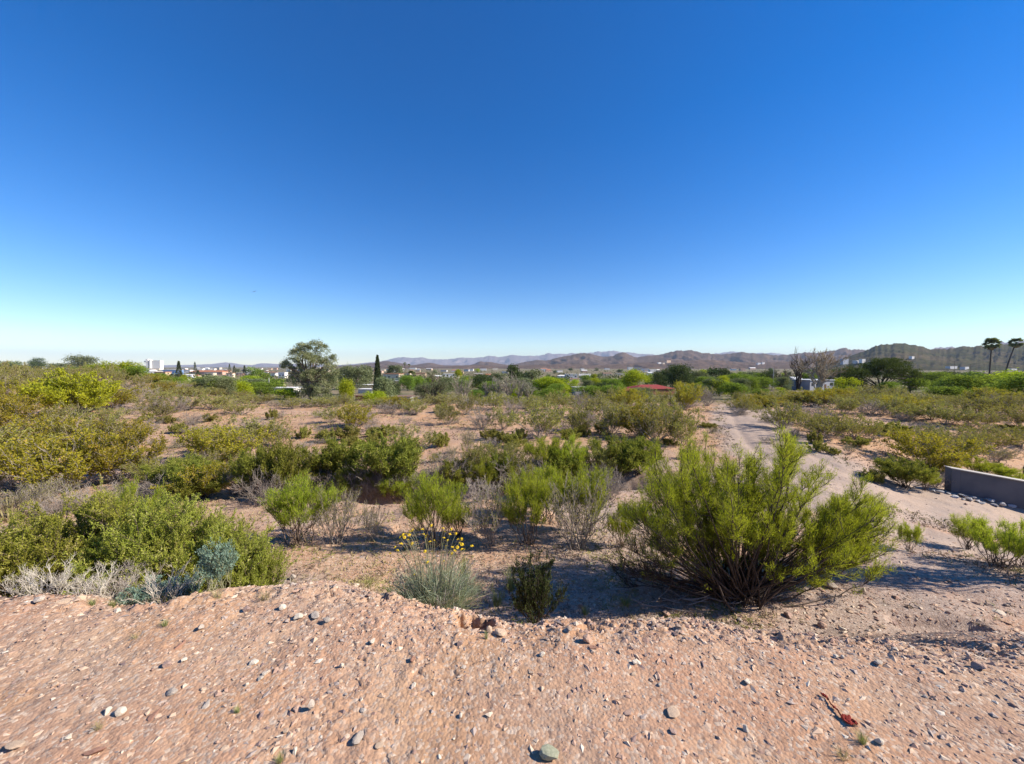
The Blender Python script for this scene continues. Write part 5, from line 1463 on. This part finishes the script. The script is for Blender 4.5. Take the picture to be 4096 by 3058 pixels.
# ------------------------------------------------------------------ the concrete wall at right
def wall():
    M['conc_shaded'] = plain_mat('concrete', (0.085, 0.092, 0.11), (0.125, 0.13, 0.145), 1.6, 0.9, 0.25, 25)  # wall face darkened, its shade put into the colour
    M['cap'] = plain_mat('concrete_lit_top', (0.40, 0.37, 0.33), (0.46, 0.43, 0.38), 3, 0.9)  # paler concrete, the sunlit top put into the colour
    a = hit(3800, 1968)
    a.z = gz(a.x, a.y)
    db = ray(4096, 2026)
    Db = a.y - 0.45
    b = Vector((db[0] / db[1] * Db, Db, CAMZ + db[2] / db[1] * Db))
    d = Vector((b.x - a.x, b.y - a.y, 0))
    L = d.length
    slope = (b.z - a.z) / L
    H = 95 * a.y / FPX
    root = empty('concrete_wall', a, math.atan2(d.y, d.x))
    tag(root, 'low grey concrete wall with sloping top at the right edge', 'wall')
    def seg(name, x0, x1, y0, y1, z0, z1, mat):
        V = [(x, y, x * slope + z) for z in (z0, z1) for x, y in ((x0, y0), (x1, y0), (x1, y1), (x0, y1))]
        return obj(name, mesh_np(name, V, [(3, 2, 1, 0), (4, 5, 6, 7), (0, 1, 5, 4), (1, 2, 6, 5), (2, 3, 7, 6), (3, 0, 4, 7)], M[mat]), root)
    pw = L * 0.118
    seg('end_pier', 0, pw, -0.035, 0.20, -0.5, H, 'conc_shaded')
    x = pw + 0.022
    while x < L * 3.0:
        x1 = x + 1.75
        seg('wall_panel', x, x1, 0, 0.17, -0.5, H - 0.004, 'conc_shaded')
        x = x1 + 0.012
    seg('cap', -0.012, L * 3.0, -0.05, 0.215, H + 0.002, H + 0.022, 'cap')  # top strip paler than the panels, as if sunlit
    rg = random.Random(3)
    for i, (X, Y, wp, hp) in enumerate([(3735, 1966, 22, 12), (3760, 1970, 34, 18), (3795, 1974, 20, 9), (3820, 1984, 44, 18), (3855, 1985, 40, 16), (3850, 1996, 24, 12), (3880, 1998, 40, 20), (3895, 1992, 30, 14), (3912, 2002, 28, 16), (3955, 2004, 44, 24), (3925, 2008, 30, 10), (3975, 2016, 48, 12), (4008, 2022, 36, 24), (4030, 2012, 36, 9), (4045, 2026, 32, 20), (4068, 2020, 30, 14), (4092, 2030, 30, 12)]):
        put_stone(X, Y + 3, wp, hp * 1.1, 'blue-grey', 'pale boulder %s in the row along the foot of the concrete wall' % (ORD[i] if i < len(ORD) else 'rightmost'), 'boulders along the wall foot', i % 6, sink=0.2, name='boulder')
    put_stone(3864, 2022, 15, 11, 'purple-grey', 'small dark stone lying alone before the concrete wall', None, 2)
    p = hit(4092, 1935, 8)
    MB().cyl(0, 0, -0.2, 0.5, 0.02, 0.02, 6).build('metal_stake', M['pole'], None).location = p
    tag(bpy.data.objects['metal_stake'], 'thin dark stake behind the concrete wall at the right edge', 'stake')
wall()

# ------------------------------------------------------------------ stones of the foreground
SGp = 'loose stones on the foreground soil'
hand = [(2205, 3035, 100, 70, 'green-grey', 'large angular greenish stone at the bottom centre', 4), (2000, 2548, 52, 38, 'tan', 'round tan stone just below the hole', 0), (2345, 2580, 48, 50, 'pinkish', 'upright egg-shaped pink stone right of the hole', 4), (2380, 2610, 60, 18, 'reddish', 'flat broken red stone below the egg-shaped pink stone', 3),
        (2170, 2636, 30, 26, 'pale', 'round white stone in the open soil below the hole', 0), (1435, 2960, 70, 40, 'grey', 'flat grey stone at lower left of centre', 1), (1650, 2650, 30, 42, 'reddish', 'pointed reddish stone left of centre', 2), (1655, 2752, 34, 24, 'pale', 'oval white stone left of centre', 1), (1845, 2872, 22, 20, 'pale', 'small round white stone centre of the bare soil', 0),
        (2686, 2855, 72, 34, 'tan', 'flat tan slab in the soil right of centre', 3), (1365, 2675, 28, 32, 'pale', 'upright whitish stone left of centre', 4), (800, 2520, 40, 34, 'grey', 'pale wedge-shaped stone under the left bank', 2), (475, 2455, 38, 26, 'pale', 'square white stone on the left bank', 4), (1170, 2322, 36, 34, 'grey', 'lone grey stone on the pale slope left of the flowers', 2),
        (735, 2642, 36, 26, 'pale', 'rounded pale stone left of centre below the bank', 1), (670, 2665, 44, 34, 'purple-grey', 'striped purple stone beside the rounded pale stone', 2), (690, 2770, 50, 34, 'grey', 'grey broken stone in the left foreground', 4), (720, 2590, 42, 26, 'reddish', 'orange-red leaning stone in the left foreground', 1), (620, 2858, 70, 26, 'reddish', 'flat orange-red slab in the left foreground', 3), (380, 3010, 84, 34, 'reddish', 'brown-red flat slab at lower left', 1),
        (275, 2950, 40, 26, 'pale', 'smooth yellowish stone at lower left', 1), (65, 2985, 80, 36, 'tan', 'large flat tan slab in the bottom left corner', 3), (430, 2850, 40, 32, 'pale', 'pale block in a stone cluster at left', 4), (485, 2850, 46, 40, 'pale', 'tall pale block in the stone cluster at left', 0), (1245, 2850, 34, 70, 'grey', 'narrow dark leaning stone left of centre', 2), (1180, 3015, 34, 32, 'pale', 'white broken stone at the bottom left of centre', 4),
        (1060, 2705, 34, 24, 'pale', 'white stone topping a small heap left of centre', 2), (1040, 2725, 34, 22, 'pale', 'pale stone at the foot of a small heap left of centre', 1), (1520, 2988, 46, 20, 'tan', 'tan wedge stone beside the flat grey stone', 3), (1755, 3035, 26, 20, 'pale', 'small white stone at the bottom edge, left of the greenish stone', 2),
        (2985, 2735, 38, 26, 'pale', 'white pointed stone right of centre', 2), (2985, 2920, 30, 34, 'pale', 'upright white stone at lower right', 4), (3515, 2980, 38, 34, 'pale', 'white angular stone near the tuft at lower right', 4), (3345, 2640, 26, 20, 'pale', 'left of two small round white stones at right', 0), (3372, 2640, 20, 18, 'pale', 'right of two small round white stones at right', 0),
        (3515, 2662, 52, 34, 'grey', 'tilted flat grey stone leaning right of the round white pair', 1), (3585, 2615, 34, 28, 'pale', 'triangular white stone on the right slope', 2), (3205, 2545, 34, 24, 'pale', 'white oval stone below the eroded bank', 1), (3365, 2520, 34, 22, 'pale', 'pale stone on the rubble slope right of the big bush', 2), (3915, 2680, 64, 36, 'purple-grey', 'dark purplish stone at the far right', 2),
        (3152, 2470, 44, 28, 'purple-grey', 'dark reddish stone at the rubble edge under the big bush', 2), (3285, 2510, 46, 30, 'pinkish', 'square pink stone on the rubble edge right of the big bush', 4), (3308, 2345, 78, 62, 'grey', 'rounded grey boulder right of the big bush', 0), (3060, 2365, 46, 20, 'pale', 'flat pale stone at the right foot of the big bush', 3), (3452, 2370, 18, 26, 'pale', 'upright small stone right of the grey boulder', 4), (3990, 2450, 56, 18, 'pale', 'long white stone at the right in the shadow band', 1),
        (1815, 2428, 34, 26, 'tan', 'square tan stone on the bank below the flowers', 4), (2135, 2385, 18, 14, 'pale', 'small white stone on the bank crest', 0), (2230, 2405, 34, 26, 'pale', 'pale rounded stone on the bank crest right of the shade-tinted shrub', 0), (2325, 2435, 34, 30, 'purple-grey', 'dark red stone in the bank rubble', 2), (2670, 2465, 50, 34, 'pinkish', 'pink stone in the rubble below the big bush', 1),
        (2960, 2485, 30, 20, 'grey', 'grey stone heap top right under the big bush', 2), (2280, 2548, 30, 20, 'tan', 'flat tan stone below the bank rubble', 3), (2540, 2660, 30, 28, 'pale', 'white-edged stone on the right slope of centre', 2), (1490, 2580, 34, 26, 'pale', 'pale broken stone below the left end of the bank', 2), (1840, 2585, 34, 26, 'purple-grey', 'dark stone left below the hole', 2), (2640, 2745, 26, 18, 'grey', 'grey flat stone above the tan slab', 1),
        (1850, 2490, 40, 30, 'reddish', 'reddish lump at the left rim of the hole', 2), (1960, 2540, 30, 44, 'tan', 'tan block at the lower rim of the hole', 4), (250, 2420, 60, 24, 'tan', 'flat tan slab on the left bank crest', 3), (330, 2425, 40, 34, 'tan', 'tilted tan block on the left bank', 4), (160, 2420, 50, 30, 'grey', 'grey slab on the left bank near the edge', 2), (600, 2385, 36, 22, 'pale', 'pale stone at the left of the bank stone pile', 0), (690, 2368, 50, 28, 'tan', 'biggest stone of the bank pile', 4), (735, 2372, 40, 24, 'grey', 'grey stone at the right of the bank pile', 2),
        (990, 2445, 40, 26, 'purple-grey', 'dark red stone on the pale mound left of centre', 2), (1130, 2440, 34, 30, 'pale', 'pale stone left in the pair on the pale mound', 0), (1190, 2485, 52, 34, 'pale', 'pale block cluster stone on the pale mound', 1), (1260, 2480, 60, 36, 'grey', 'grey rounded stone on the pale mound', 1), (1310, 2500, 40, 26, 'grey', 'small grey stone right of the rounded grey stone', 2)]
for X, Y, wp, hp, c, l, i in hand:
    put_stone(X, Y, wp, hp, c, l, None, i, dmin=1.2)
SLM = [(2205, 3000, 'the large greenish stone'), (1905, 2490, 'the hole'), (3380, 2850, 'the red cloth'), (1435, 2960, 'the flat grey stone'), (620, 2850, 'the orange-red slab'), (90, 2970, 'the bottom left corner'), (690, 2390, 'the bank stone pile'), (1200, 2480, 'the pale mound stones'), (2345, 2570, 'the egg-shaped pink stone'), (2900, 2440, 'the foot of the big bush'), (3515, 2660, 'the tilted flat grey stone'), (3915, 2680, 'the dark purplish stone'), (3760, 2500, 'the eroded bank cut'), (3300, 2340, 'the grey boulder'), (2690, 2850, 'the flat tan slab'), (1650, 2700, 'the pointed reddish stone'), (4000, 3000, 'the bottom right corner')]
def swhere(X, Y):
    i = min(range(len(SLM)), key=lambda k: (SLM[k][0] - X) ** 2 + 1.6 * (SLM[k][1] - Y) ** 2)
    dx, dy = X - SLM[i][0], Y - SLM[i][1]
    return ('left of ' if dx < 0 else 'right of ') + SLM[i][2] if abs(dx) > abs(dy) * 1.2 else ('above ' if dy < 0 else 'below ') + SLM[i][2]
rg = random.Random(8)
taken = [(h[0], h[1], h[2]) for h in hand]
cnt = 0
while cnt < 220:
    z = rg.random()
    if z < 0.40:
        X, Y = rg.uniform(0, 4096), rg.uniform(2520, 3050)
    elif z < 0.62:
        X = rg.uniform(1900, 4096)
        Y = np.interp(X, [1900, 2400, 3000, 4096], [2420, 2440, 2500, 2570]) + rg.gauss(10, 40)
    elif z < 0.82:
        X, Y = rg.uniform(100, 1500), rg.gauss(2680, 150)
    else:
        X, Y = rg.uniform(2700, 4096), rg.uniform(2280, 2620)
    if not 2250 < Y < 3052 or (Y < 2400 and X < 2900):
        continue
    wp = min(46, rg.lognormvariate(2.85, 0.36)) * (1.15 if Y > 2700 else 1)
    if any((X - a) ** 2 + (1.6 * (Y - b)) ** 2 < (0.6 * (wp + c)) ** 2 for a, b, c in taken):
        continue
    taken.append((X, Y, wp))
    c = rg.choice(['pale', 'tan', 'tan', 'tan', 'pinkish', 'pinkish', 'grey', 'purple-grey', 'reddish'] if X < 2600 else ['tan', 'grey', 'pinkish', 'grey', 'purple-grey', 'tan', 'pale'])
    sz = 'larger' if wp > 27 else 'small' if wp < 17 else 'medium'
    put_stone(X, Y, wp, wp * rg.uniform(0.45, 0.8), c, '%s %s stone, %s' % (sz, c, swhere(X, Y)), SGp, rg.randrange(6), dmin=1.2, later_x=X, tilt=0.4, sink=rg.uniform(0.35, 0.75))
    cnt += 1

# gravel and rubble nobody could count, one piece of stuff
def rubble():
    rng = np.random.default_rng(12)
    pts = []
    def region(n, fx, fy, smin, smax, p=1.0):
        for _ in range(n):
            pts.append((fx(), fy(), smin + (smax - smin) * rng.uniform() ** 3))
    # world coordinates
    n = 56000
    x = rng.uniform(-4.6, 4.9, n)
    y = 0.9 + rng.uniform(0, 1, n) ** 1.1 * 4.6
    dens = 0.25 + 0.75 * sst(-0.2, 0.4, fbm(x / 0.5, y / 0.5, 131, 3)) + 0.9 * np.exp(-((y - lip_y(x)) / 0.22) ** 2) * sst(-1.0, 0.4, x) + 0.5 * sst(0.8, 2.2, x)
    keep = (rng.uniform(0, 1.5, n) < dens) & (np.abs(x) < 1.45 * y + 0.4)
    x, y = x[keep], y[keep]
    s = 0.0028 + 0.012 * rng.uniform(0, 1, len(x)) ** 4.2 + 0.006 * np.exp(-((y - lip_y(x)) / 0.25) ** 2) * rng.uniform(0, 1, len(x)) ** 2
    s = s + 0.006 * sst(0.2, 0.5, fbm(x / 0.4, y / 0.33, 137, 3)) * rng.uniform(0, 1, len(x)) ** 3
    # farther gravel on the terrace and the track, coarser
    m = 5000
    x2 = np.concatenate([rng.uniform(-4, 12, m), rng.uniform(-1.5, 7, 9000)])
    y2 = np.concatenate([rng.uniform(5.0, 13, m), rng.uniform(2.9, 6.5, 9000)])
    m = len(x2)
    s2 = 0.006 + 0.02 * rng.uniform(0, 1, m) ** 3.5
    # broken stones along the crumbling edge and down the right slope
    x3 = np.concatenate([rng.uniform(-0.4, 3.4, 2600), rng.uniform(0.8, 4.2, 3600), rng.uniform(-3.4, -0.8, 900)])
    y3 = np.concatenate([lip_y(x3[:2600]) + rng.normal(size=2600) * 0.16 - 0.02, rng.uniform(1.5, 3.3, 3600), lip_y(x3[6200:]) + rng.normal(size=900) * 0.18])
    s3 = np.concatenate([0.005 + 0.014 * rng.uniform(0, 1, 2600) ** 2.8, 0.0035 + 0.010 * rng.uniform(0, 1, 3600) ** 3.2, 0.005 + 0.012 * rng.uniform(0, 1, 900) ** 2.8])
    x4 = rng.uniform(-4.2, -0.2, 6000)
    y4 = rng.uniform(1.1, 2.9, 6000)
    x3, y3, s3 = np.concatenate([x3, x4]), np.concatenate([y3, y4]), np.concatenate([s3, 0.003 + 0.011 * rng.uniform(0, 1, 6000) ** 3.4])
    k3 = fbm(x3 / 0.5, y3 / 0.4, 149, 3) > rng.uniform(-0.6, 0.3, len(x3))
    x, y, s = np.concatenate([x, x2, x3[k3]]), np.concatenate([y, y2, y3[k3]]), np.concatenate([s, s2, s3[k3]])
    z = surf(x, y) + s * 0.12
    ico = np.array([(1, 0, 0), (-1, 0, 0), (0, 1, 0), (0, -1, 0), (0, 0, 1), (0, 0, -1)], float) * 1.15
    fi = np.array([(0, 2, 4), (2, 1, 4), (1, 3, 4), (3, 0, 4), (2, 0, 5), (1, 2, 5), (3, 1, 5), (0, 3, 5)])
    n = len(x)
    V = (ico[None] * rng.uniform(0.6, 1.3, size=(n, 6, 1)) + rng.normal(size=(n, 6, 3)) * 0.28) * (s[:, None, None] * np.stack([rng.uniform(0.9, 1.6, n), rng.uniform(0.7, 1.1, n), rng.uniform(0.3, 0.62, n)], -1)[:, None, :])
    a = rng.uniform(0, 6.283, n)
    c_, s_ = np.cos(a)[:, None], np.sin(a)[:, None]
    V = np.stack([V[..., 0] * c_ - V[..., 1] * s_, V[..., 0] * s_ + V[..., 1] * c_, V[..., 2]], -1)
    V += np.stack([x, y, z], -1)[:, None, :]
    F = (fi[None] + (np.arange(n) * 6)[:, None, None]).reshape(-1, 3)
    mt, nt, out = new_mat('rubble')
    at = N(nt, 'ShaderNodeAttribute', attribute_name='tint')
    cr = N(nt, 'ShaderNodeValToRGB')
    cr.color_ramp.interpolation = 'CONSTANT'
    for i, (ps, c) in enumerate([(0.0, (0.48, 0.345, 0.25)), (0.35, (0.43, 0.28, 0.205)), (0.6, (0.33, 0.21, 0.16)), (0.7, (0.36, 0.29, 0.25)), (0.84, (0.54, 0.43, 0.33)), (0.91, (0.22, 0.155, 0.14)), (0.975, (0.58, 0.51, 0.42))]):
        e = cr.color_ramp.elements[i] if i < 2 else cr.color_ramp.elements.new(ps)
        e.position = ps
        e.color = (*c, 1)
    L_(nt, at.outputs['Fac'], cr.inputs[0])
    p = N(nt, 'ShaderNodeBsdfPrincipled', Roughness=0.95)
    p.inputs['Specular IOR Level'].default_value = 0.1
    L_(nt, cr.outputs[0], p.inputs['Base Color'])
    L_(nt, p.outputs[0], out.inputs['Surface'])
    o = obj('gravel', mesh_np('gravel', V, F, mt, tint=np.repeat(rng.uniform(0, 1, n), 6)))
    tag(o, 'small loose gravel and rubble strewn over the soil and the bank', 'gravel', kind='stuff')
rubble()

# ------------------------------------------------------------------ the strip of red cloth, the bird
def red_cloth():
    ctl = [(3284, 2790, 12), (3300, 2800, 16), (3315, 2812, 16), (3322, 2832, 10), (3345, 2850, 16), (3357, 2866, 14), (3364, 2882, 18), (3385, 2895, 34), (3408, 2898, 30), (3428, 2908, 10)]
    base = hit(3360, 2860, 1.2)
    rng = np.random.default_rng(2)
    V, F = [], []
    t = np.linspace(0, len(ctl) - 1, 60)
    for i, tt in enumerate(t):
        X, Y, wd = (np.interp(tt, range(len(ctl)), [c[j] for c in ctl]) for j in range(3))
        q = hit(X, Y, 1.2)
        k = q.y / FPX
        for j in range(7):
            s = (j - 3) / 3
            x = q.x + s * wd * k * 0.25 * math.cos(0.9)
            y = q.y + s * wd * k * 0.62
            z = float(surf(x, y)[0]) + 0.006 + 0.012 * abs(fbm(np.array([tt * 2.3 + s * 0.9]), np.array([s * 2.0 + tt]), 5, 3)[0]) * 1.5
            V.append((x - base.x, y - base.y, z - base.z))
    for i in range(59):
        for j in range(6):
            F.append((i * 7 + j, i * 7 + j + 1, (i + 1) * 7 + j + 1, (i + 1) * 7 + j))
    o = obj('red_cloth_strip', mesh_np('red_cloth_strip', V, F, plain_mat('red_cloth', (0.26, 0.028, 0.018), (0.17, 0.018, 0.014), 30, 0.8), smooth=True))
    o.location = base
    sm = o.modifiers.new('thickness', 'SOLIDIFY')
    sm.thickness = 0.002
    tag(o, 'crumpled torn strip of red cloth lying on the soil at lower right', 'cloth')
red_cloth()

def bird():
    d = ray(1015, 1168)
    D = 110.0
    p = Vector((d[0] / d[1] * D, D, CAMZ + d[2] / d[1] * D))
    M['bird'] = plain_mat('dark_feathers', (0.035, 0.03, 0.028), (0.06, 0.05, 0.045), 8)
    root = empty('soaring_bird', p)
    root.rotation_euler = (R(8), R(-16), R(12))
    tag(root, 'small dark bird gliding in the blue sky at left', 'bird')
    rng = np.random.default_rng(1)
    V, F = tubes(np.array([[(0, -0.30, 0), (0, -0.2, 0.01), (0, 0, 0.0), (0, 0.2, 0), (0, 0.32, 0)]]), [0.07], [0.05], 8, rng)
    V = V.reshape(5, 8, 3)
    V = V[:, :, :]
    c = V.mean(1, keepdims=True)
    V = c + (V - c) * np.array([0.5, 1.0, 1.4, 1.0, 0.4])[:, None, None]
    obj('body', mesh_np('bird_body', V.reshape(-1, 3), F, M['bird'], smooth=True), root)
    for s in (-1, 1):
        pr = [(0.03, 0.18, -0.20, 0.02), (0.3, 0.20, -0.16, 0.07), (0.55, 0.12, -0.16, 0.11), (0.78, -0.02, -0.18, 0.15)]
        V = [(s * x, y, z + dz) for x, y0, y1, z in pr for y, dz in ((y0, 0.012), (y1, 0.0), (y0, -0.012), (y1, -0.006))]
        F = []
        for i in range(3):
            a, b = i * 4, (i + 1) * 4
            F += [(a, a + 1, b + 1, b), (a + 2, b + 2, b + 3, a + 3), (a, b, b + 2, a + 2), (a + 1, a + 3, b + 3, b + 1)]
        F += [(12, 13, 15, 14)]
        obj('wing', mesh_np('bird_wing', V, F, M['bird']), root)
    MB().add([(-0.04, -0.28, 0), (0.04, -0.28, 0), (0.1, -0.52, 0.01), (-0.1, -0.52, 0.01), (-0.04, -0.28, -0.02), (0.04, -0.28, -0.02), (0.1, -0.52, -0.005), (-0.1, -0.52, -0.005)],
             [(0, 1, 2, 3), (7, 6, 5, 4), (0, 4, 5, 1), (1, 5, 6, 2), (2, 6, 7, 3), (3, 7, 4, 0)]).build('tail', M['bird'], root)
bird()

# a mesquite just right of the picture that throws the long shade on the gravel
p = Vector((7.2, 4.5, gz(7.2, 4.5)))
place('mesq', p, 0.62, 3.3, 'tall green mesquite just beyond the right edge, shading the gravel', 'tree')

# ------------------------------------------------------------------ woods far across the plain, read as one mass
def woodland():
    rng = np.random.default_rng(31)
    n = 5200
    ly = rng.uniform(math.log(260), math.log(3000), n)
    y = np.exp(ly)
    x = rng.uniform(-1.15, 1.5, n) * y
    keep = fbm(x / 130, y / 220, 7, 4) > rng.uniform(-0.55, 0.3, n)
    x, y = x[keep], y[keep]
    n = len(x)
    z = G(x, y)
    h = rng.uniform(1.5, 4.2, n)
    q = 12
    P = np.repeat(np.stack([x, y, z + h * 0.45], -1), q, 0) + rng.normal(size=(n * q, 3)) * np.repeat(np.stack([h * 0.42, h * 0.42, h * 0.28], -1), q, 0)
    L = np.repeat(h, q) * rng.uniform(0.35, 0.6, n * q)
    V, F = blades(P, unit(rng.normal(size=(n * q, 3))), L, L * 0.7, rng, True)
    ti = np.clip(np.repeat(rng.uniform(0, 1, n), q) + rng.uniform(-.15, .15, n * q), 0, 1)
    mt = leaf_mat('far_woodland_leaf', (0.045, 0.06, 0.025), (0.15, 0.16, 0.07), trans=0.15, spread=0.0)
    tag(obj('distant_woodland', mesh_np('distant_woodland', V, F, mt, tint=np.repeat(ti, 4))), 'far-off mass of small trees and scrub covering the valley plain', 'woodland', kind='stuff')
woodland()

def litter():
    """dry grass, fallen twigs and seedlings between the bushes, far too many to count"""
    rng = np.random.default_rng(57)
    n = 120000
    y = np.exp(rng.uniform(math.log(3.4), math.log(34), n))
    x = rng.uniform(-1.42, 1.42, n) * y
    m = fbm(x / 1.7, y / 1.2, 141, 4) + 0.25 * fbm(x / 0.4, y / 0.3, 143, 2)
    tr = np.minimum(seg_dist(x, y, TRACK) / 1.4, seg_dist(x, y, FORK) / 0.9)
    keep = (m > rng.uniform(-0.35, 0.5, n)) & (tr > 0.8) & (y > lip_y(x) + 0.5)
    x, y = x[keep], y[keep]
    n = len(x)
    z = surf(x, y) - 0.005
    g = _h(np.floor(x / 0.5), np.floor(y / 0.5), 9)
    flat = rng.uniform(0, 1, n) < 0.4
    sc_ = 0.5 + 0.5 * np.clip(y / 14, 0, 1.6)
    L = np.where(flat, rng.uniform(0.04, 0.16, n), rng.uniform(0.03, 0.12, n)) * sc_
    az = rng.uniform(0, 6.283, n)
    el = np.where(flat, rng.uniform(0.0, 0.15, n), rng.uniform(0.5, 1.4, n))
    D = np.stack([np.cos(az) * np.cos(el), np.sin(az) * np.cos(el), np.sin(el)], -1)
    P = np.stack([x, y, z + np.where(flat, 0.012, 0)], -1)
    k = 2
    P = np.repeat(P, k, 0) + rng.normal(size=(n * k, 3)) * np.array([0.03, 0.03, 0.0]) * np.repeat(sc_, k)[:, None]
    D = unit(np.repeat(D, k, 0) + rng.normal(size=(n * k, 3)) * 0.25)
    D[:, 2] = np.abs(D[:, 2])
    V, F = blades(P, D, np.repeat(L, k) * rng.uniform(0.6, 1.2, n * k), np.repeat(0.004 + 0.0016 * y, k), rng)
    mt, nt, out = new_mat('litter')
    at = N(nt, 'ShaderNodeAttribute', attribute_name='tint')
    cr = N(nt, 'ShaderNodeValToRGB')
    for i, (ps, c) in enumerate([(0.0, (0.20, 0.15, 0.115)), (0.35, (0.30, 0.24, 0.17)), (0.6, (0.36, 0.29, 0.15)), (0.8, (0.24, 0.22, 0.075)), (1.0, (0.17, 0.185, 0.05))]):
        e = cr.color_ramp.elements[i] if i < 2 else cr.color_ramp.elements.new(ps)
        e.position = ps
        e.color = (*c, 1)
    L_(nt, at.outputs['Fac'], cr.inputs[0])
    d = N(nt, 'ShaderNodeBsdfDiffuse')
    L_(nt, cr.outputs[0], d.inputs['Color'])
    L_(nt, d.outputs[0], out.inputs['Surface'])
    ti = np.clip(np.repeat(g, k) + rng.uniform(-.3, .3, n * k), 0, 1)
    tag(obj('dry_grass', mesh_np('dry_grass', V, F, mt, tint=np.repeat(ti, 3))), 'dry grass, seedlings and fallen twigs between the bushes', 'ground cover', kind='stuff')
litter()

settle_labels()

# ------------------------------------------------------------------ air
def haze():
    m, nt, out = new_mat('haze_air')
    v = N(nt, 'ShaderNodeVolumePrincipled')
    v.inputs['Color'].default_value = (0.66, 0.78, 1.0, 1)
    v.inputs['Density'].default_value = 4.2e-5
    v.inputs['Anisotropy'].default_value = 0.0
    L_(nt, v.outputs[0], out.inputs['Volume'])
    o = MB().box(-23000, 23000, -21500, 21500, -60, 690).build('haze', m)
    tag(o, 'thin blue air haze over the whole valley', 'haze', kind='stuff')
haze()
